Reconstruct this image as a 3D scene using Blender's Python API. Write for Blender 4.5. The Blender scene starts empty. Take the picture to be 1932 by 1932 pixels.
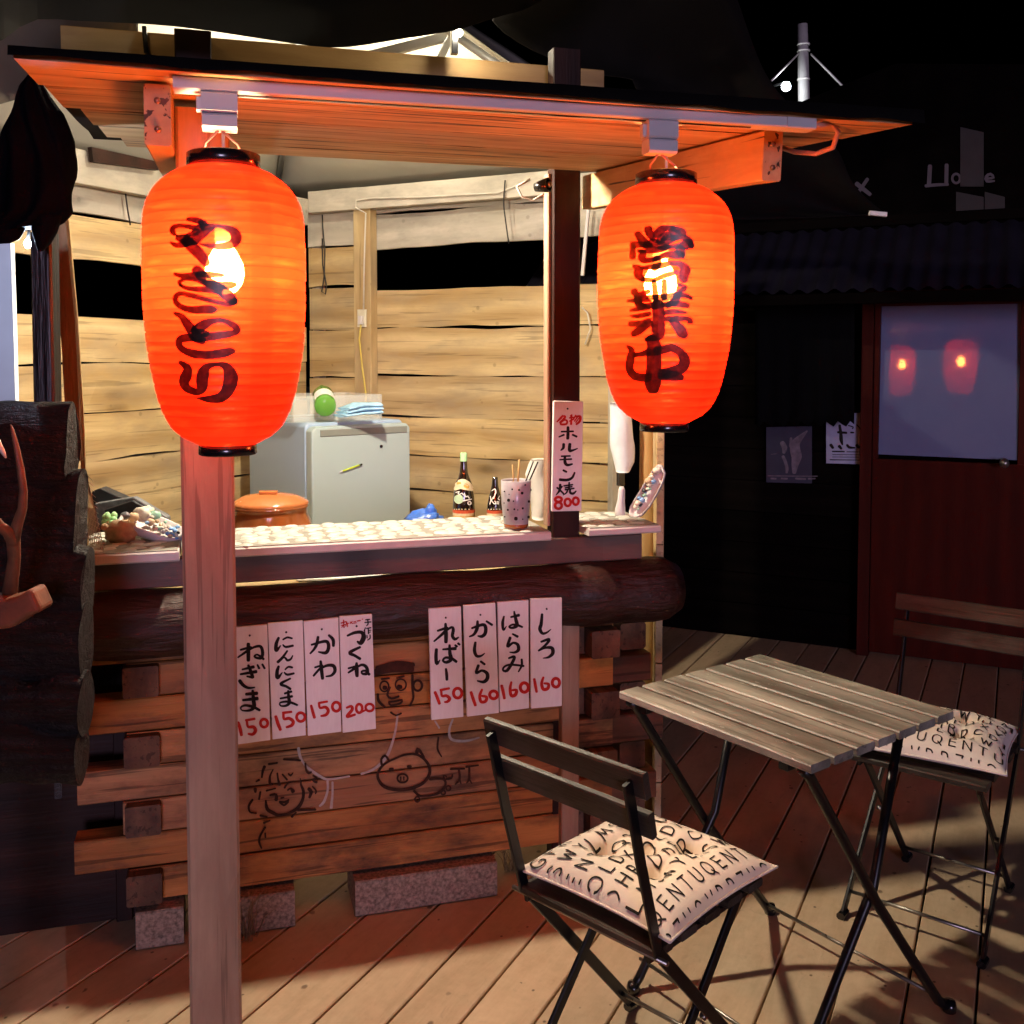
import bpy, math, random
from math import sin, cos, pi, radians, hypot, sqrt, exp, atan2
from mathutils import Vector, noise
random.seed(7)
scene = bpy.context.scene
col = scene.collection

# ------------------------------------------------------------------ camera
PITCH = radians(3.0)
FPX, PCX, PCY, CAMH = 1932.0, 966.0, 771.0, 1.5
cam_d = bpy.data.cameras.new('camera')
cam = bpy.data.objects.new('camera', cam_d)
col.objects.link(cam)
cam.location = (0, 0, CAMH)
cam.rotation_euler = (radians(90) - PITCH, 0, 0)
cam_d.sensor_width = 36.0
cam_d.lens = 36.0
cam_d.shift_y = -(966.0 - PCY) / 1932.0
cam_d.clip_start = 0.05
cam_d.clip_end = 200.0
scene.camera = cam

# ------------------------------------------------------------------ world: night sky
world = bpy.data.worlds.new('World')
scene.world = world
world.use_nodes = True
wn, wl = world.node_tree.nodes, world.node_tree.links
bg = wn['Background']
sky = wn.new('ShaderNodeTexSky')
sky.sky_type = 'NISHITA'
sky.sun_disc = False
sky.sun_elevation = radians(-6)
sky.sun_rotation = radians(200)
wl.new(sky.outputs[0], bg.inputs[0])
bg.inputs[1].default_value = 0.03

# ------------------------------------------------------------------ cool fill light from an unseen source behind the camera
cool_fill_d = bpy.data.lights.new('moon', 'SUN')
cool_fill_d.energy = 0.9
cool_fill_d.color = (0.80, 0.66, 1.0)
cool_fill_d.angle = radians(14)
moon = bpy.data.objects.new('moon', cool_fill_d)
col.objects.link(moon)
moon.rotation_euler = Vector((-0.16, 1.0, -0.075)).to_track_quat('-Z', 'Y').to_euler()
moon.location = (0, -4, 5)

scene.view_settings.view_transform = 'Standard'
scene.view_settings.look = 'None'
scene.view_settings.exposure = 0.0
scene.view_settings.gamma = 1.0
scene.view_settings.use_curve_mapping = False
scene.cycles.use_denoising = True
scene.cycles.max_bounces = 8
scene.cycles.transparent_max_bounces = 10
scene.cycles.caustics_reflective = False
scene.cycles.caustics_refractive = False
scene.cycles.sample_clamp_indirect = 6.0

# ------------------------------------------------------------------ geometry of the place
CAM = Vector((0, 0, CAMH))
def ray(x, y):
    a = (x - PCX) / FPX; b = -(y - PCY) / FPX
    return Vector((a, cos(PITCH) + b * sin(PITCH), -sin(PITCH) + b * cos(PITCH)))
def at_z(x, y, z):
    r = ray(x, y); return CAM + r * ((z - CAMH) / r.z)
def at_y(x, y, Y):
    r = ray(x, y); return CAM + r * (Y / r.y)
def at_plane(x, y, P, N):
    r = ray(x, y); return CAM + r * ((P - CAM).dot(N) / r.dot(N))
ORG = Vector((-0.3822, 2.7015, 0))          # foot of the stall front
U = Vector((0.960, 0.280, 0))               # along the stall front
N = Vector((0.280, -0.960, 0))              # out of the stall, to the guests
Z = Vector((0, 0, 1))
def L(s, d, z): return ORG + U * s + N * d + Z * z
def front(x, y, d): return at_plane(x, y, ORG + N * d, N)
def sdz(P): q = P - ORG; return q.dot(U), q.dot(N), P.z
WALLV = Vector((0.443, 0.896, 0)).normalized()   # left wall runs away from us
WALLW = Vector((0.896, -0.443, 0)).normalized()  # right wall and decking cross direction

# ------------------------------------------------------------------ mesh builder
class MB:
    def __init__(self): self.v = []; self.f = []; self.g = []; self.sm = []
    def add(self, vs, fs, gs=None, smooth=False):
        b = len(self.v)
        self.v += [tuple(v) for v in vs]
        self.g += [tuple(g) for g in (gs if gs else vs)]
        self.f += [tuple(b + i for i in f) for f in fs]
        self.sm += [smooth] * len(fs)
        return self
    def bar(self, A, B, w, h, up=Z, ch=0.002):
        """straight beam from A to B, w sideways, h along up, edges eased"""
        A, B = Vector(A), Vector(B)
        t = (B - A); ln = t.length; t = t / ln
        sd = t.cross(Vector(up)).normalized(); u2 = sd.cross(t).normalized()
        a, b = w / 2, h / 2
        c = min(ch, a * .6, b * .6)
        pts = [(-a + c, -b), (a - c, -b), (a, -b + c), (a, b - c), (a - c, b), (-a + c, b), (-a, b - c), (-a, -b + c)]
        o = Vector((random.random() * 50, random.random() * 50, random.random() * 50))
        vs, gs = [], []
        for k, P in enumerate((A, B)):
            for p in pts:
                vs.append(P + sd * p[0] + u2 * p[1]); gs.append(o + Vector((k * ln, p[0], p[1])))
        fs = [tuple(range(7, -1, -1)), tuple(range(8, 16))]
        fs = [(i, (i + 1) % 8, 8 + (i + 1) % 8, 8 + i) for i in range(8)] + fs
        return self.add(vs, fs, gs)
    def board(self, A, B, up, h, t, seg=14, e0=0.0, e1=0.0, fr=3.0, warp=0.0):
        """plank from A to B on its lower edge line; edges wander by e0 (low) and e1 (high)"""
        A, B = Vector(A), Vector(B); up = Vector(up).normalized()
        d = B - A; ln = d.length; d = d / ln; nn = d.cross(up).normalized()
        o = Vector((random.random() * 50, random.random() * 50, random.random() * 50))
        vs, gs = [], []
        for i in range(seg + 1):
            x = ln * i / seg
            n0 = noise.fractal(Vector((x * fr, o.x, 0)), 1.0, 2.0, 3) * e0
            n1 = noise.fractal(Vector((x * fr, o.y, 5)), 1.0, 2.0, 3) * e1
            wv = noise.noise(Vector((x * 1.3, o.z, 2))) * warp
            for (hh, tt) in ((n0, 0), (h + n1, 0), (h + n1, -t), (n0, -t)):
                vs.append(A + d * x + up * hh + nn * (tt + wv)); gs.append(o + Vector((x, hh, tt)))
        fs = []
        for i in range(seg):
            a, b = 4 * i, 4 * i + 4
            for k in range(4):
                fs.append((a + k, a + (k + 1) % 4, b + (k + 1) % 4, b + k))
        fs += [(3, 2, 1, 0), (4 * seg, 4 * seg + 1, 4 * seg + 2, 4 * seg + 3)]
        return self.add(vs, fs, gs)
    def tube(self, path, r, n=8, cap=True, flat=None):
        path = [Vector(p) for p in path]
        m = len(path); rs = r if isinstance(r, (list, tuple)) else [r] * m
        t0 = (path[1] - path[0]).normalized()
        ref = Vector((0, 0, 1)) if abs(t0.z) < .9 else Vector((1, 0, 0))
        a = t0.cross(ref).normalized()
        vs, gs, fs = [], [], []; ln = 0; o = random.random() * 50
        for i, p in enumerate(path):
            t = ((path[min(i + 1, m - 1)] - path[max(i - 1, 0)])).normalized()
            a = (a - t * a.dot(t)).normalized(); b = t.cross(a)
            if i: ln += (p - path[i - 1]).length
            for k in range(n):
                th = 2 * pi * k / n
                vs.append(p + (a * cos(th) + b * sin(th) * (flat or 1)) * rs[i])
                gs.append((o + ln, cos(th) * rs[i], sin(th) * rs[i]))
        for i in range(m - 1):
            for k in range(n):
                fs.append((i * n + k, i * n + (k + 1) % n, (i + 1) * n + (k + 1) % n, (i + 1) * n + k))
        self.add(vs, fs, gs, True)
        if cap:
            b0 = len(self.v) - m * n
            self.f += [tuple(b0 + k for k in range(n - 1, -1, -1)), tuple(b0 + (m - 1) * n + k for k in range(n))]
            self.sm += [False, False]
        return self
    def lathe(self, prof, c, n=20, axis=Z, smooth=True, jit=0.0):
        c = Vector(c); ax = Vector(axis).normalized()
        e1 = ax.cross(Vector((0.3, 0.9, 0.21))).normalized(); e2 = ax.cross(e1)
        vs, gs, fs = [], [], []
        for (r, z) in prof:
            for k in range(n):
                th = 2 * pi * k / n
                P = c + ax * z + (e1 * cos(th) + e2 * sin(th)) * r
                if jit: P = P + noise.noise_vector(P * 30) * jit
                vs.append(P); gs.append((th * 0.1, r, z))
        m = len(prof)
        for i in range(m - 1):
            for k in range(n):
                fs.append((i * n + k, i * n + (k + 1) % n, (i + 1) * n + (k + 1) % n, (i + 1) * n + k))
        return self.add(vs, fs, gs, smooth)
    def slab(self, poly, th, gdir=None):
        """polygon (list of points, in one plane) given thickness vector th"""
        th = Vector(th); n = len(poly); poly = [Vector(p) for p in poly]
        nn = Vector((0, 0, 0))
        for i in range(n): nn += (poly[i] - poly[0]).cross(poly[(i + 1) % n] - poly[0])
        if nn.dot(th) > 0: poly = poly[::-1]
        vs = poly + [p + th for p in poly]
        fs = [tuple(range(n)), tuple(range(2 * n - 1, n - 1, -1))] + [(i, n + i, n + (i + 1) % n, (i + 1) % n) for i in range(n)]
        fs = [f[::-1] if k >= 2 else f for k, f in enumerate(fs)]
        gs = None
        if gdir is not None:
            g = Vector(gdir).normalized(); t = th.normalized(); q = t.cross(g)
            o = Vector((random.random() * 50, random.random() * 50, 0))
            gs = [o + Vector((p.dot(g), p.dot(q), p.dot(t))) for p in vs]
        return self.add(vs, [tuple(reversed(f)) if k >= 2 else f for k, f in enumerate(fs)], gs)
    def blob(self, c, rx, ry, rz, amp=.15, fr=2.0, n=14, m=8, seed=0.0):
        c = Vector(c); vs = []; fs = []
        for i in range(m + 1):
            ph = pi * i / m
            for k in range(n):
                th = 2 * pi * k / n
                d = Vector((sin(ph) * cos(th), sin(ph) * sin(th), cos(ph)))
                k2 = 1 + amp * noise.noise(d * fr + Vector((seed, seed * 2, 1)))
                vs.append(c + Vector((d.x * rx, d.y * ry, d.z * rz)) * k2)
        for i in range(m):
            for k in range(n):
                fs.append((i * n + k, (i + 1) * n + k, (i + 1) * n + (k + 1) % n, i * n + (k + 1) % n))
        return self.add(vs, fs, None, True)

def smooth_path(pts, step):
    """Catmull-Rom through (x,y,w) points"""
    if len(pts) == 2:
        n = max(1, int(hypot(pts[1][0] - pts[0][0], pts[1][1] - pts[0][1]) / step))
        return [tuple(pts[0][j] + (pts[1][j] - pts[0][j]) * i / n for j in range(3)) for i in range(n + 1)]
    out = []; P = [pts[0]] + list(pts) + [pts[-1]]
    for i in range(1, len(P) - 2):
        p0, p1, p2, p3 = P[i - 1], P[i], P[i + 1], P[i + 2]
        n = max(2, int(hypot(p2[0] - p1[0], p2[1] - p1[1]) / step))
        for k in range(n):
            t = k / n
            out.append(tuple(.5 * ((2 * p1[j]) + (-p0[j] + p2[j]) * t + (2 * p0[j] - 5 * p1[j] + 4 * p2[j] - p3[j]) * t * t + (-p0[j] + 3 * p1[j] - 3 * p2[j] + p3[j]) * t ** 3) for j in range(3)))
    out.append(tuple(pts[-1]))
    return out
def brush(mb, strokes, place, step=12, layer=0.00004, w=None, k=1.0):
    """brush strokes given as (x,y,width) lists; place(x, y, lift) puts a point on the surface"""
    lift = 0.0
    for st in strokes:
        st = [(p[0], p[1], (p[2] if len(p) > 2 else w) * k) for p in st]
        ps = smooth_path(st, step)
        m = len(ps); rows = []
        for i, (x, y, ww) in enumerate(ps):
            a = ps[max(i - 1, 0)]; b = ps[min(i + 1, m - 1)]
            dx, dy = b[0] - a[0], b[1] - a[1]; ln = hypot(dx, dy) or 1
            nx, ny = -dy / ln, dx / ln; h = max(ww, 4) / 2
            rows.append((x, y, nx, ny, h, dx / ln, dy / ln))
        def cap(r, sgn):
            x, y, nx, ny, h, dx, dy = r; pts = []
            for q in (50, 25):
                a = radians(q)
                pts.append((x + sgn * dx * h * .8 * sin(pi / 2 - a + .0), y + sgn * dy * h * .8 * sin(pi / 2 - a), nx, ny, h * sin(a), dx, dy))
            return pts
        head = cap(rows[0], -1)[::-1]; tail = cap(rows[-1], 1)
        rows = head + rows + tail
        vs, fs = [], []
        for i, (x, y, nx, ny, h, dx, dy) in enumerate(rows):
            lift += layer * .2
            vs += [place(x + nx * h, y + ny * h, lift), place(x, y, lift), place(x - nx * h, y - ny * h, lift)]
        for i in range(len(rows) - 1):
            a, b = 3 * i, 3 * i + 3
            fs += [(a, b, b + 1, a + 1), (a + 1, b + 1, b + 2, a + 2)]
        mb.add(vs, fs)
        lift += layer
    return mb
def ring(cx, cy, rx, ry, w, n=14, tilt=0.0):
    return [(cx + rx * sin(2 * pi * i / n) , cy - ry * cos(2 * pi * i / n) , w) for i in range(n + 1)]

# ------------------------------------------------------------------ objects
ORIG = {}
def props(o, label=None, cat=None, group=None, kind=None):
    if label: o['label'] = label
    if cat: o['category'] = cat
    if group: o['group'] = group
    if kind: o['kind'] = kind
def thing(name, label, cat, loc, group=None, kind=None, rz=0):
    o = bpy.data.objects.new(name, None); col.objects.link(o)
    o.empty_display_size = .1; o.location = loc; o.rotation_euler = (0, 0, rz)
    ORIG[o] = Vector(loc); props(o, label, cat, group, kind)
    return o
def obj(name, mb, m, parent=None, local=False, label=None, cat=None, group=None, kind=None):
    vs = [Vector(v) for v in mb.v]
    if local: og = Vector((0, 0, 0)); loc = og
    elif parent is not None: og = ORIG[parent]; loc = Vector((0, 0, 0))
    else:
        lo = [min(v[i] for v in vs) for i in range(3)]; hi = [max(v[i] for v in vs) for i in range(3)]
        og = Vector(((lo[0] + hi[0]) / 2, (lo[1] + hi[1]) / 2, lo[2])); loc = og
    me = bpy.data.meshes.new(name)
    me.from_pydata([v - og for v in vs], [], mb.f)
    me.update()
    at = me.attributes.new('g', 'FLOAT_VECTOR', 'POINT')
    at.data.foreach_set('vector', [c for g in mb.g for c in g])
    me.polygons.foreach_set('use_smooth', mb.sm)
    me.materials.append(m)
    o = bpy.data.objects.new(name, me); col.objects.link(o)
    if parent is not None: o.parent = parent
    o.location = loc
    ORIG[o] = og
    props(o, label, cat, group, kind)
    return o
def bevel(o, w=.004, seg=2):
    md = o.modifiers.new('bevel', 'BEVEL'); md.width = w; md.segments = seg; md.limit_method = 'ANGLE'
    return o
def dup_tree(o, parent=None):
    c = o.copy(); col.objects.link(c)
    if parent: c.parent = parent
    for ch in list(o.children): dup_tree(ch, c)
    return c

# ------------------------------------------------------------------ materials
class NT:
    def __init__(self, name):
        self.m = bpy.data.materials.new(name); self.m.use_nodes = True
        self.t = self.m.node_tree; self.b = self.t.nodes['Principled BSDF']; self.out = self.t.nodes['Material Output']
    def n(self, typ, **kw):
        nd = self.t.nodes.new('ShaderNode' + typ)
        for k, v in kw.items(): setattr(nd, k, v)
        return nd
    def l(self, a, b): self.t.links.new(a, b)
    def attr(self):
        a = self.n('Attribute'); a.attribute_name = 'g'; return a.outputs['Vector']
    def mapv(self, vec, sc, loc=(0, 0, 0)):
        m = self.n('Mapping'); m.inputs['Scale'].default_value = sc; m.inputs['Location'].default_value = loc
        self.l(vec, m.inputs['Vector']); return m.outputs[0]
    def noise(self, vec, scale, detail=4, rough=.55, dist=0):
        t = self.n('TexNoise'); t.inputs['Scale'].default_value = scale; t.inputs['Detail'].default_value = detail
        t.inputs['Roughness'].default_value = rough; t.inputs['Distortion'].default_value = dist
        if vec is not None: self.l(vec, t.inputs['Vector'])
        return t.outputs['Fac']
    def ramp(self, fac, stops):
        r = self.n('ValToRGB'); e = r.color_ramp.elements
        while len(e) < len(stops): e.new(.5)
        for i, (p, c) in enumerate(stops):
            e[i].position = p; e[i].color = (c[0], c[1], c[2], 1) if not isinstance(c, (int, float)) else (c, c, c, 1)
        self.l(fac, r.inputs[0]); return r.outputs[0]
    def mix(self, fac, a, b, mode='MIX'):
        x = self.n('Mix', data_type='RGBA', blend_type=mode)
        if isinstance(fac, (int, float)): x.inputs[0].default_value = fac
        else: self.l(fac, x.inputs[0])
        for i, v in ((6, a), (7, b)):
            if isinstance(v, tuple): x.inputs[i].default_value = (v[0], v[1], v[2], 1)
            else: self.l(v, x.inputs[i])
        return x.outputs[2]
    def math(self, op, a, b=0.0):
        x = self.n('Math', operation=op)
        for i, v in enumerate((a, b)):
            if isinstance(v, (int, float)): x.inputs[i].default_value = v
            else: self.l(v, x.inputs[i])
        return x.outputs[0]
    def bump(self, h, s=.3, d=.01):
        b = self.n('Bump'); b.inputs['Strength'].default_value = s; b.inputs['Distance'].default_value = d
        self.l(h, b.inputs['Height']); self.l(b.outputs[0], self.b.inputs['Normal'])
    def set(self, color=None, rough=None, **kw):
        if color is not None:
            if isinstance(color, tuple): self.b.inputs['Base Color'].default_value = (*color, 1)
            else: self.l(color, self.b.inputs['Base Color'])
        if rough is not None:
            if isinstance(rough, (int, float)): self.b.inputs['Roughness'].default_value = rough
            else: self.l(rough, self.b.inputs['Roughness'])
        for k, v in kw.items(): self.b.inputs[k.replace('_', ' ')].default_value = v
        return self.m
def wood(name, dark, light, rough=.6, knots=.5, vary=.25, stain=.35, stain_c=None, bump=.2, grain=1.0, cracks=0.0, spots=0.0, fig=.18, fine_w=.11, spec=.4, fleck=0.0):
    t = NT(name); g = t.attr()
    rnd = t.n('ObjectInfo').outputs['Random']
    # offset each piece so that no two share a figure
    off = t.n('CombineXYZ'); t.l(t.math('MULTIPLY', rnd, 37.0), off.inputs[0]); t.l(t.math('MULTIPLY', rnd, 11.0), off.inputs[2])
    ad = t.n('VectorMath', operation='ADD'); t.l(g, ad.inputs[0]); t.l(off.outputs[0], ad.inputs[1]); v = ad.outputs[0]
    big = t.noise(t.mapv(v, (1.1, 9 * grain, 9 * grain)), 1.6, 5, .6, 1.2)
    fine = t.noise(t.mapv(v, (5, 110 * grain, 110 * grain)), 1.0, 4, .6, .2)
    ringn = t.n('TexWave'); ringn.wave_type = 'BANDS'; ringn.bands_direction = 'Y'
    ringn.inputs['Scale'].default_value = 1.0; ringn.inputs['Distortion'].default_value = 5.0
    ringn.inputs['Detail'].default_value = 3; ringn.inputs['Detail Scale'].default_value = .8
    t.l(t.mapv(v, (.5, 3.2 * grain, 2.6)), ringn.inputs['Vector'])
    f = t.math('ADD', t.math('MULTIPLY', big, .50), t.math('ADD', t.math('MULTIPLY', fine, fine_w), t.math('MULTIPLY', ringn.outputs['Fac'], fig)))
    c = t.ramp(t.math('DIVIDE', f, .5 + fine_w + fig), [(.27, dark), (.53, tuple((a + b) / 2 for a, b in zip(dark, light))), (.74, light)])
    # knots
    vo = t.n('TexVoronoi'); vo.inputs['Scale'].default_value = 1.0; vo.inputs['Randomness'].default_value = 1.0
    t.l(t.mapv(v, (3.1, 8.5, .02)), vo.inputs['Vector'])
    sepc = t.n('SeparateColor'); t.l(vo.outputs['Color'], sepc.inputs[0]); has = t.math('GREATER_THAN', sepc.outputs[0], .56); knw = t.math('MULTIPLY', has, knots)
    vd = t.math('ADD', vo.outputs['Distance'], t.math('MULTIPLY', t.math('SUBTRACT', fine, .5), .10))
    kn = t.ramp(vd, [(.08, 1.0), (.21, 0.0)])
    c = t.mix(t.math('MULTIPLY', kn, knw), c, tuple(x * .28 for x in dark))
    halo = t.ramp(vo.outputs['Distance'], [(.16, 1.0), (.52, 0.0)])
    c = t.mix(t.math('MULTIPLY', t.math('MULTIPLY', halo, knw), .55), c, tuple(x * .8 for x in dark))
    st = t.ramp(t.noise(t.mapv(v, (2.2, 5, 5)), 1.5, 6, .65), [(.46, 0.0), (.68, 1.0)])
    c = t.mix(t.math('MULTIPLY', st, stain), c, stain_c or tuple(x * .55 for x in dark))
    if cracks:
        ck = t.ramp(t.noise(t.mapv(v, (2.2, 70, 60)), 1.0, 3, .5, .3), [(.605, 0.0), (.64, 1.0)])
        c = t.mix(t.math('MULTIPLY', ck, cracks), c, tuple(x * .12 for x in dark))
    if spots:
        sv = t.n('TexVoronoi'); sv.inputs['Scale'].default_value = 16.0; t.l(v, sv.inputs['Vector'])
        keep = t.math('GREATER_THAN', t.noise(v, 6.0, 2), .55)
        sp = t.math('MULTIPLY', t.ramp(sv.outputs['Distance'], [(.10, 1.0), (.17, 0.0)]), keep)
        c = t.mix(t.math('MULTIPLY', sp, spots), c, tuple(x * .25 for x in dark))
    if fleck:
        fk = t.ramp(t.noise(t.mapv(v, (26, 70, 60)), 1.3, 4, .65), [(.655, 0.0), (.69, 1.0)])
        c = t.mix(t.math('MULTIPLY', fk, fleck), c, (.62, .60, .54))
    hs = t.n('HueSaturation'); t.l(c, hs.inputs['Color'])
    t.l(t.math('ADD', t.math('MULTIPLY', rnd, vary * 2), 1 - vary), hs.inputs['Value'])
    t.l(t.math('ADD', t.math('MULTIPLY', t.math('FRACT', t.math('MULTIPLY', rnd, 7.3)), min(vary * .8, .16)), 1 - min(vary * .4, .08)), hs.inputs['Saturation'])
    t.bump(t.math('ADD', fine, t.math('MULTIPLY', big, .8)), bump, .004)
    return t.set(hs.outputs[0], t.math('ADD', t.math('MULTIPLY', fine, .2), rough - .1), Specular_IOR_Level=spec)
def plain(name, c, rough=.5, metal=0.0, vary=.12, scale=18, bump=.05, spec=.5, coat=0.0):
    t = NT(name); tc = t.n('TexCoord').outputs['Object']
    nz = t.noise(tc, scale, 4)
    cc = t.ramp(nz, [(.3, tuple(x * (1 - vary) for x in c)), (.7, tuple(min(1, x * (1 + vary)) for x in c))])
    t.bump(t.noise(tc, scale * 8, 3), bump, .002)
    return t.set(cc, t.math('ADD', t.math('MULTIPLY', nz, .16), rough - .08), Metallic=metal, Specular_IOR_Level=spec, Coat_Weight=coat)
def glow(name, c, s):
    t = NT(name); t.set((0, 0, 0), .5); t.b.inputs['Emission Color'].default_value = (*c, 1); t.b.inputs['Emission Strength'].default_value = s
    return t.m
def clear(name, c, tr=.7, rough=.08):
    t = NT(name); t.set(c, rough)
    tp = t.n('BsdfTransparent'); tp.inputs[0].default_value = (*[min(1, x * 1.3 + .1) for x in c], 1)
    mx = t.n('MixShader'); mx.inputs[0].default_value = tr
    t.l(t.b.outputs[0], mx.inputs[1]); t.l(tp.outputs[0], mx.inputs[2]); t.l(mx.outputs[0], t.out.inputs['Surface'])
    return t.m

M = {}
M['pale'] = wood('pale_wall_wood', (.38, .24, .095), (.70, .535, .285), .62, 1.0, .12, .6, (.34, .26, .17), .3, .8, .35, .35, .20, .10)
M['grey'] = wood('grey_wood', (.36, .32, .26), (.58, .53, .46), .65, .7, .12, .6, (.22, .20, .18), .16, .7, 0, .3, .12, .08)
M['beam'] = wood('beam_wood', (.36, .20, .07), (.60, .40, .17), .6, .8, .1, .3)
M['roofwood'] = wood('roof_wood', (.44, .25, .11), (.72, .50, .27), .6, .6, .14, .45, (.34, .18, .08), .14, cracks=1.0, fig=.08, fine_w=.05)
M['post'] = wood('post_wood', (.30, .17, .11), (.52, .35, .24), .62, 1.0, .05, .45, (.24, .13, .09), .3, 1.0, .35, 0, .10, .10, .25)
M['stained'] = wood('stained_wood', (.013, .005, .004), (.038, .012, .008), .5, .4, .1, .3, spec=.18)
M['fascia'] = wood('fascia_wood', (.10, .055, .045), (.20, .12, .095), .5, .9, .1, .4)
M['front'] = wood('front_wood', (.20, .074, .026), (.58, .26, .095), .55, 1.0, .30, .95, (.04, .02, .014), .5, cracks=.6, fig=.2, spec=.22)
M['crib'] = wood('crib_wood', (.09, .042, .024), (.20, .10, .055), .55, .9, .25, .8, (.04, .025, .02), .5, cracks=.5, spec=.18)
def deck_mat():
    t = NT('deck_board'); g = t.attr(); rnd = t.n('ObjectInfo').outputs['Random']
    off = t.n('CombineXYZ'); t.l(t.math('MULTIPLY', rnd, 37.0), off.inputs[0]); t.l(t.math('MULTIPLY', rnd, 11.0), off.inputs[1])
    ad = t.n('VectorMath', operation='ADD'); t.l(g, ad.inputs[0]); t.l(off.outputs[0], ad.inputs[1]); v = ad.outputs[0]
    a = t.noise(t.mapv(v, (2.5, 9, 9)), 1.6, 6, .62, .8); b = t.noise(v, 34, 4, .6); f = t.noise(t.mapv(v, (14, 150, 60)), 1, 3)
    c = t.ramp(t.math('ADD', t.math('MULTIPLY', a, .6), t.math('ADD', t.math('MULTIPLY', b, .28), t.math('MULTIPLY', f, .12))), [(.30, (.48, .33, .20)), (.5, (.60, .43, .28)), (.70, (.70, .52, .35))])
    sm = t.ramp(t.noise(t.mapv(v, (9, 13, 9)), 1.4, 5, .7, 1.5), [(.60, 0.0), (.72, 1.0)]); c = t.mix(t.math('MULTIPLY', sm, .30), c, (.27, .20, .14))
    for sc, th, r0, r1, k in ((9.0, .44, .085, .13, .8), (19.0, .50, .085, .14, .9)):
        sv = t.n('TexVoronoi'); sv.inputs['Scale'].default_value = sc; t.l(t.mapv(v, (1, 1.25, 1)), sv.inputs['Vector'])
        keep = t.math('GREATER_THAN', t.noise(v, 4.5 + sc * .1, 2), th)
        sz_ = t.math('ADD', sv.outputs['Distance'], t.math('MULTIPLY', t.noise(v, 90, 2), .06))
        c = t.mix(t.math('MULTIPLY', t.math('MULTIPLY', t.ramp(sz_, [(r0, 1.0), (r1, 0.0)]), keep), k), c, (.12, .075, .045))
    hs = t.n('HueSaturation'); t.l(c, hs.inputs['Color']); t.l(t.math('ADD', t.math('MULTIPLY', rnd, .16), .92), hs.inputs['Value'])
    t.bump(t.math('ADD', b, f), .18, .002)
    return t.set(hs.outputs[0], t.math('ADD', t.math('MULTIPLY', a, .2), .48))
M['deck'] = deck_mat()
M['bark'] = wood('bark_wood', (.13, .06, .025), (.36, .20, .10), .75, .4, .1, .6, (.08, .04, .02), .8)
M['slat'] = wood('slat_wood', (.014, .010, .008), (.036, .027, .021), .42, .1, .12, .5, (.10, .088, .075), .3, 1.5, spec=.3)
M['tabletop'] = wood('table_slat_wood', (.15, .145, .12), (.40, .39, .335), .42, .3, .2, .8, (.09, .085, .07), .5, 1.0, .5, 0, .2, .14, .4, .8)
M['blackwood'] = wood('black_wood', (.0035, .0035, .005), (.010, .010, .013), .34, .1, .2, .4, (.03, .03, .04), .7)
def bark_black():
    t = NT('charred_bark'); tc = t.n('TexCoord').outputs['Object']
    a = t.noise(t.mapv(tc, (5, 30, 30)), 1.6, 6, .7, .6); b = t.noise(tc, 40, 5, .7)
    c = t.ramp(t.math('ADD', t.math('MULTIPLY', a, .6), t.math('MULTIPLY', b, .4)), [(.35, (.002, .002, .003)), (.7, (.012, .009, .009))])
    t.bump(t.math('ADD', a, t.math('MULTIPLY', b, .6)), .9, .02)
    return t.set(c, .5, Specular_IOR_Level=.3)
M['barkblack'] = bark_black()
M['doorred'] = wood('red_door_paint', (.040, .005, .002), (.065, .008, .0035), .6, .1, .1, .2, spec=.1)
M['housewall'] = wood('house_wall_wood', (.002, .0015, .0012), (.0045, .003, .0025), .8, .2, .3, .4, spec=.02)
M['bamboo'] = wood('skewer_bamboo', (.50, .33, .12), (.68, .48, .2), .5, 0, .1, .1)
def log_mat():
    t = NT('log_varnish'); g = t.attr()
    n1 = t.noise(t.mapv(g, (2, 14, 14)), 2, 6, .6, .5); n2 = t.noise(g, 7, 5)
    c = t.ramp(t.math('ADD', t.math('MULTIPLY', n1, .6), t.math('MULTIPLY', n2, .4)), [(.3, (.010, .004, .0035)), (.72, (.050, .016, .011))])
    fl = t.ramp(t.noise(t.mapv(g, (18, 60, 60)), 1.5, 3, .6), [(.74, 0.0), (.77, 1.0)])
    c = t.mix(fl, c, (.28, .17, .11))
    t.bump(t.math('ADD', n1, t.math('MULTIPLY', n2, .8)), .9, .02)
    return t.set(c, t.math('ADD', t.math('MULTIPLY', n2, .4), .26), Specular_IOR_Level=.4)
M['log'] = log_mat()
def signs_mat():
    t = NT('sign_board_paint'); tc = t.n('TexCoord').outputs['Object']
    a = t.noise(tc, 9, 4); b = t.noise(t.mapv(tc, (20, 20, 3)), 8, 4)
    c = t.ramp(t.math('ADD', t.math('MULTIPLY', a, .5), t.math('MULTIPLY', b, .5)), [(.3, (.78, .73, .72)), (.7, (.88, .85, .85))])
    t.bump(b, .08, .002)
    return t.set(c, .55)
M['sign'] = signs_mat()
M['signedge'] = wood('sign_edge_wood', (.52, .34, .16), (.7, .5, .28), .6, .1, .05, .1)
def ink(name, c, thin):
    t = NT(name); tc = t.n('TexCoord').outputs['Object']
    f = t.noise(tc, 60, 4)
    return t.set(t.ramp(f, [(.3, c), (.75, thin)]), .75, Specular_IOR_Level=.2)
M['ink'] = ink('black_ink', (.006, .005, .005), (.022, .018, .016))
M['red'] = ink('red_ink', (.42, .012, .010), (.60, .035, .025))
M['brown'] = ink('brown_paint', (.022, .008, .004), (.06, .022, .012))
M['chalk'] = ink('white_chalk_paint', (.50, .42, .38), (.34, .26, .22))
M['nail'] = plain('nail_metal', (.05, .04, .04), .45, .8)
M['black_metal'] = plain('black_metal', (.006, .006, .008), .34, .3, .2, 30, .12)
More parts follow.
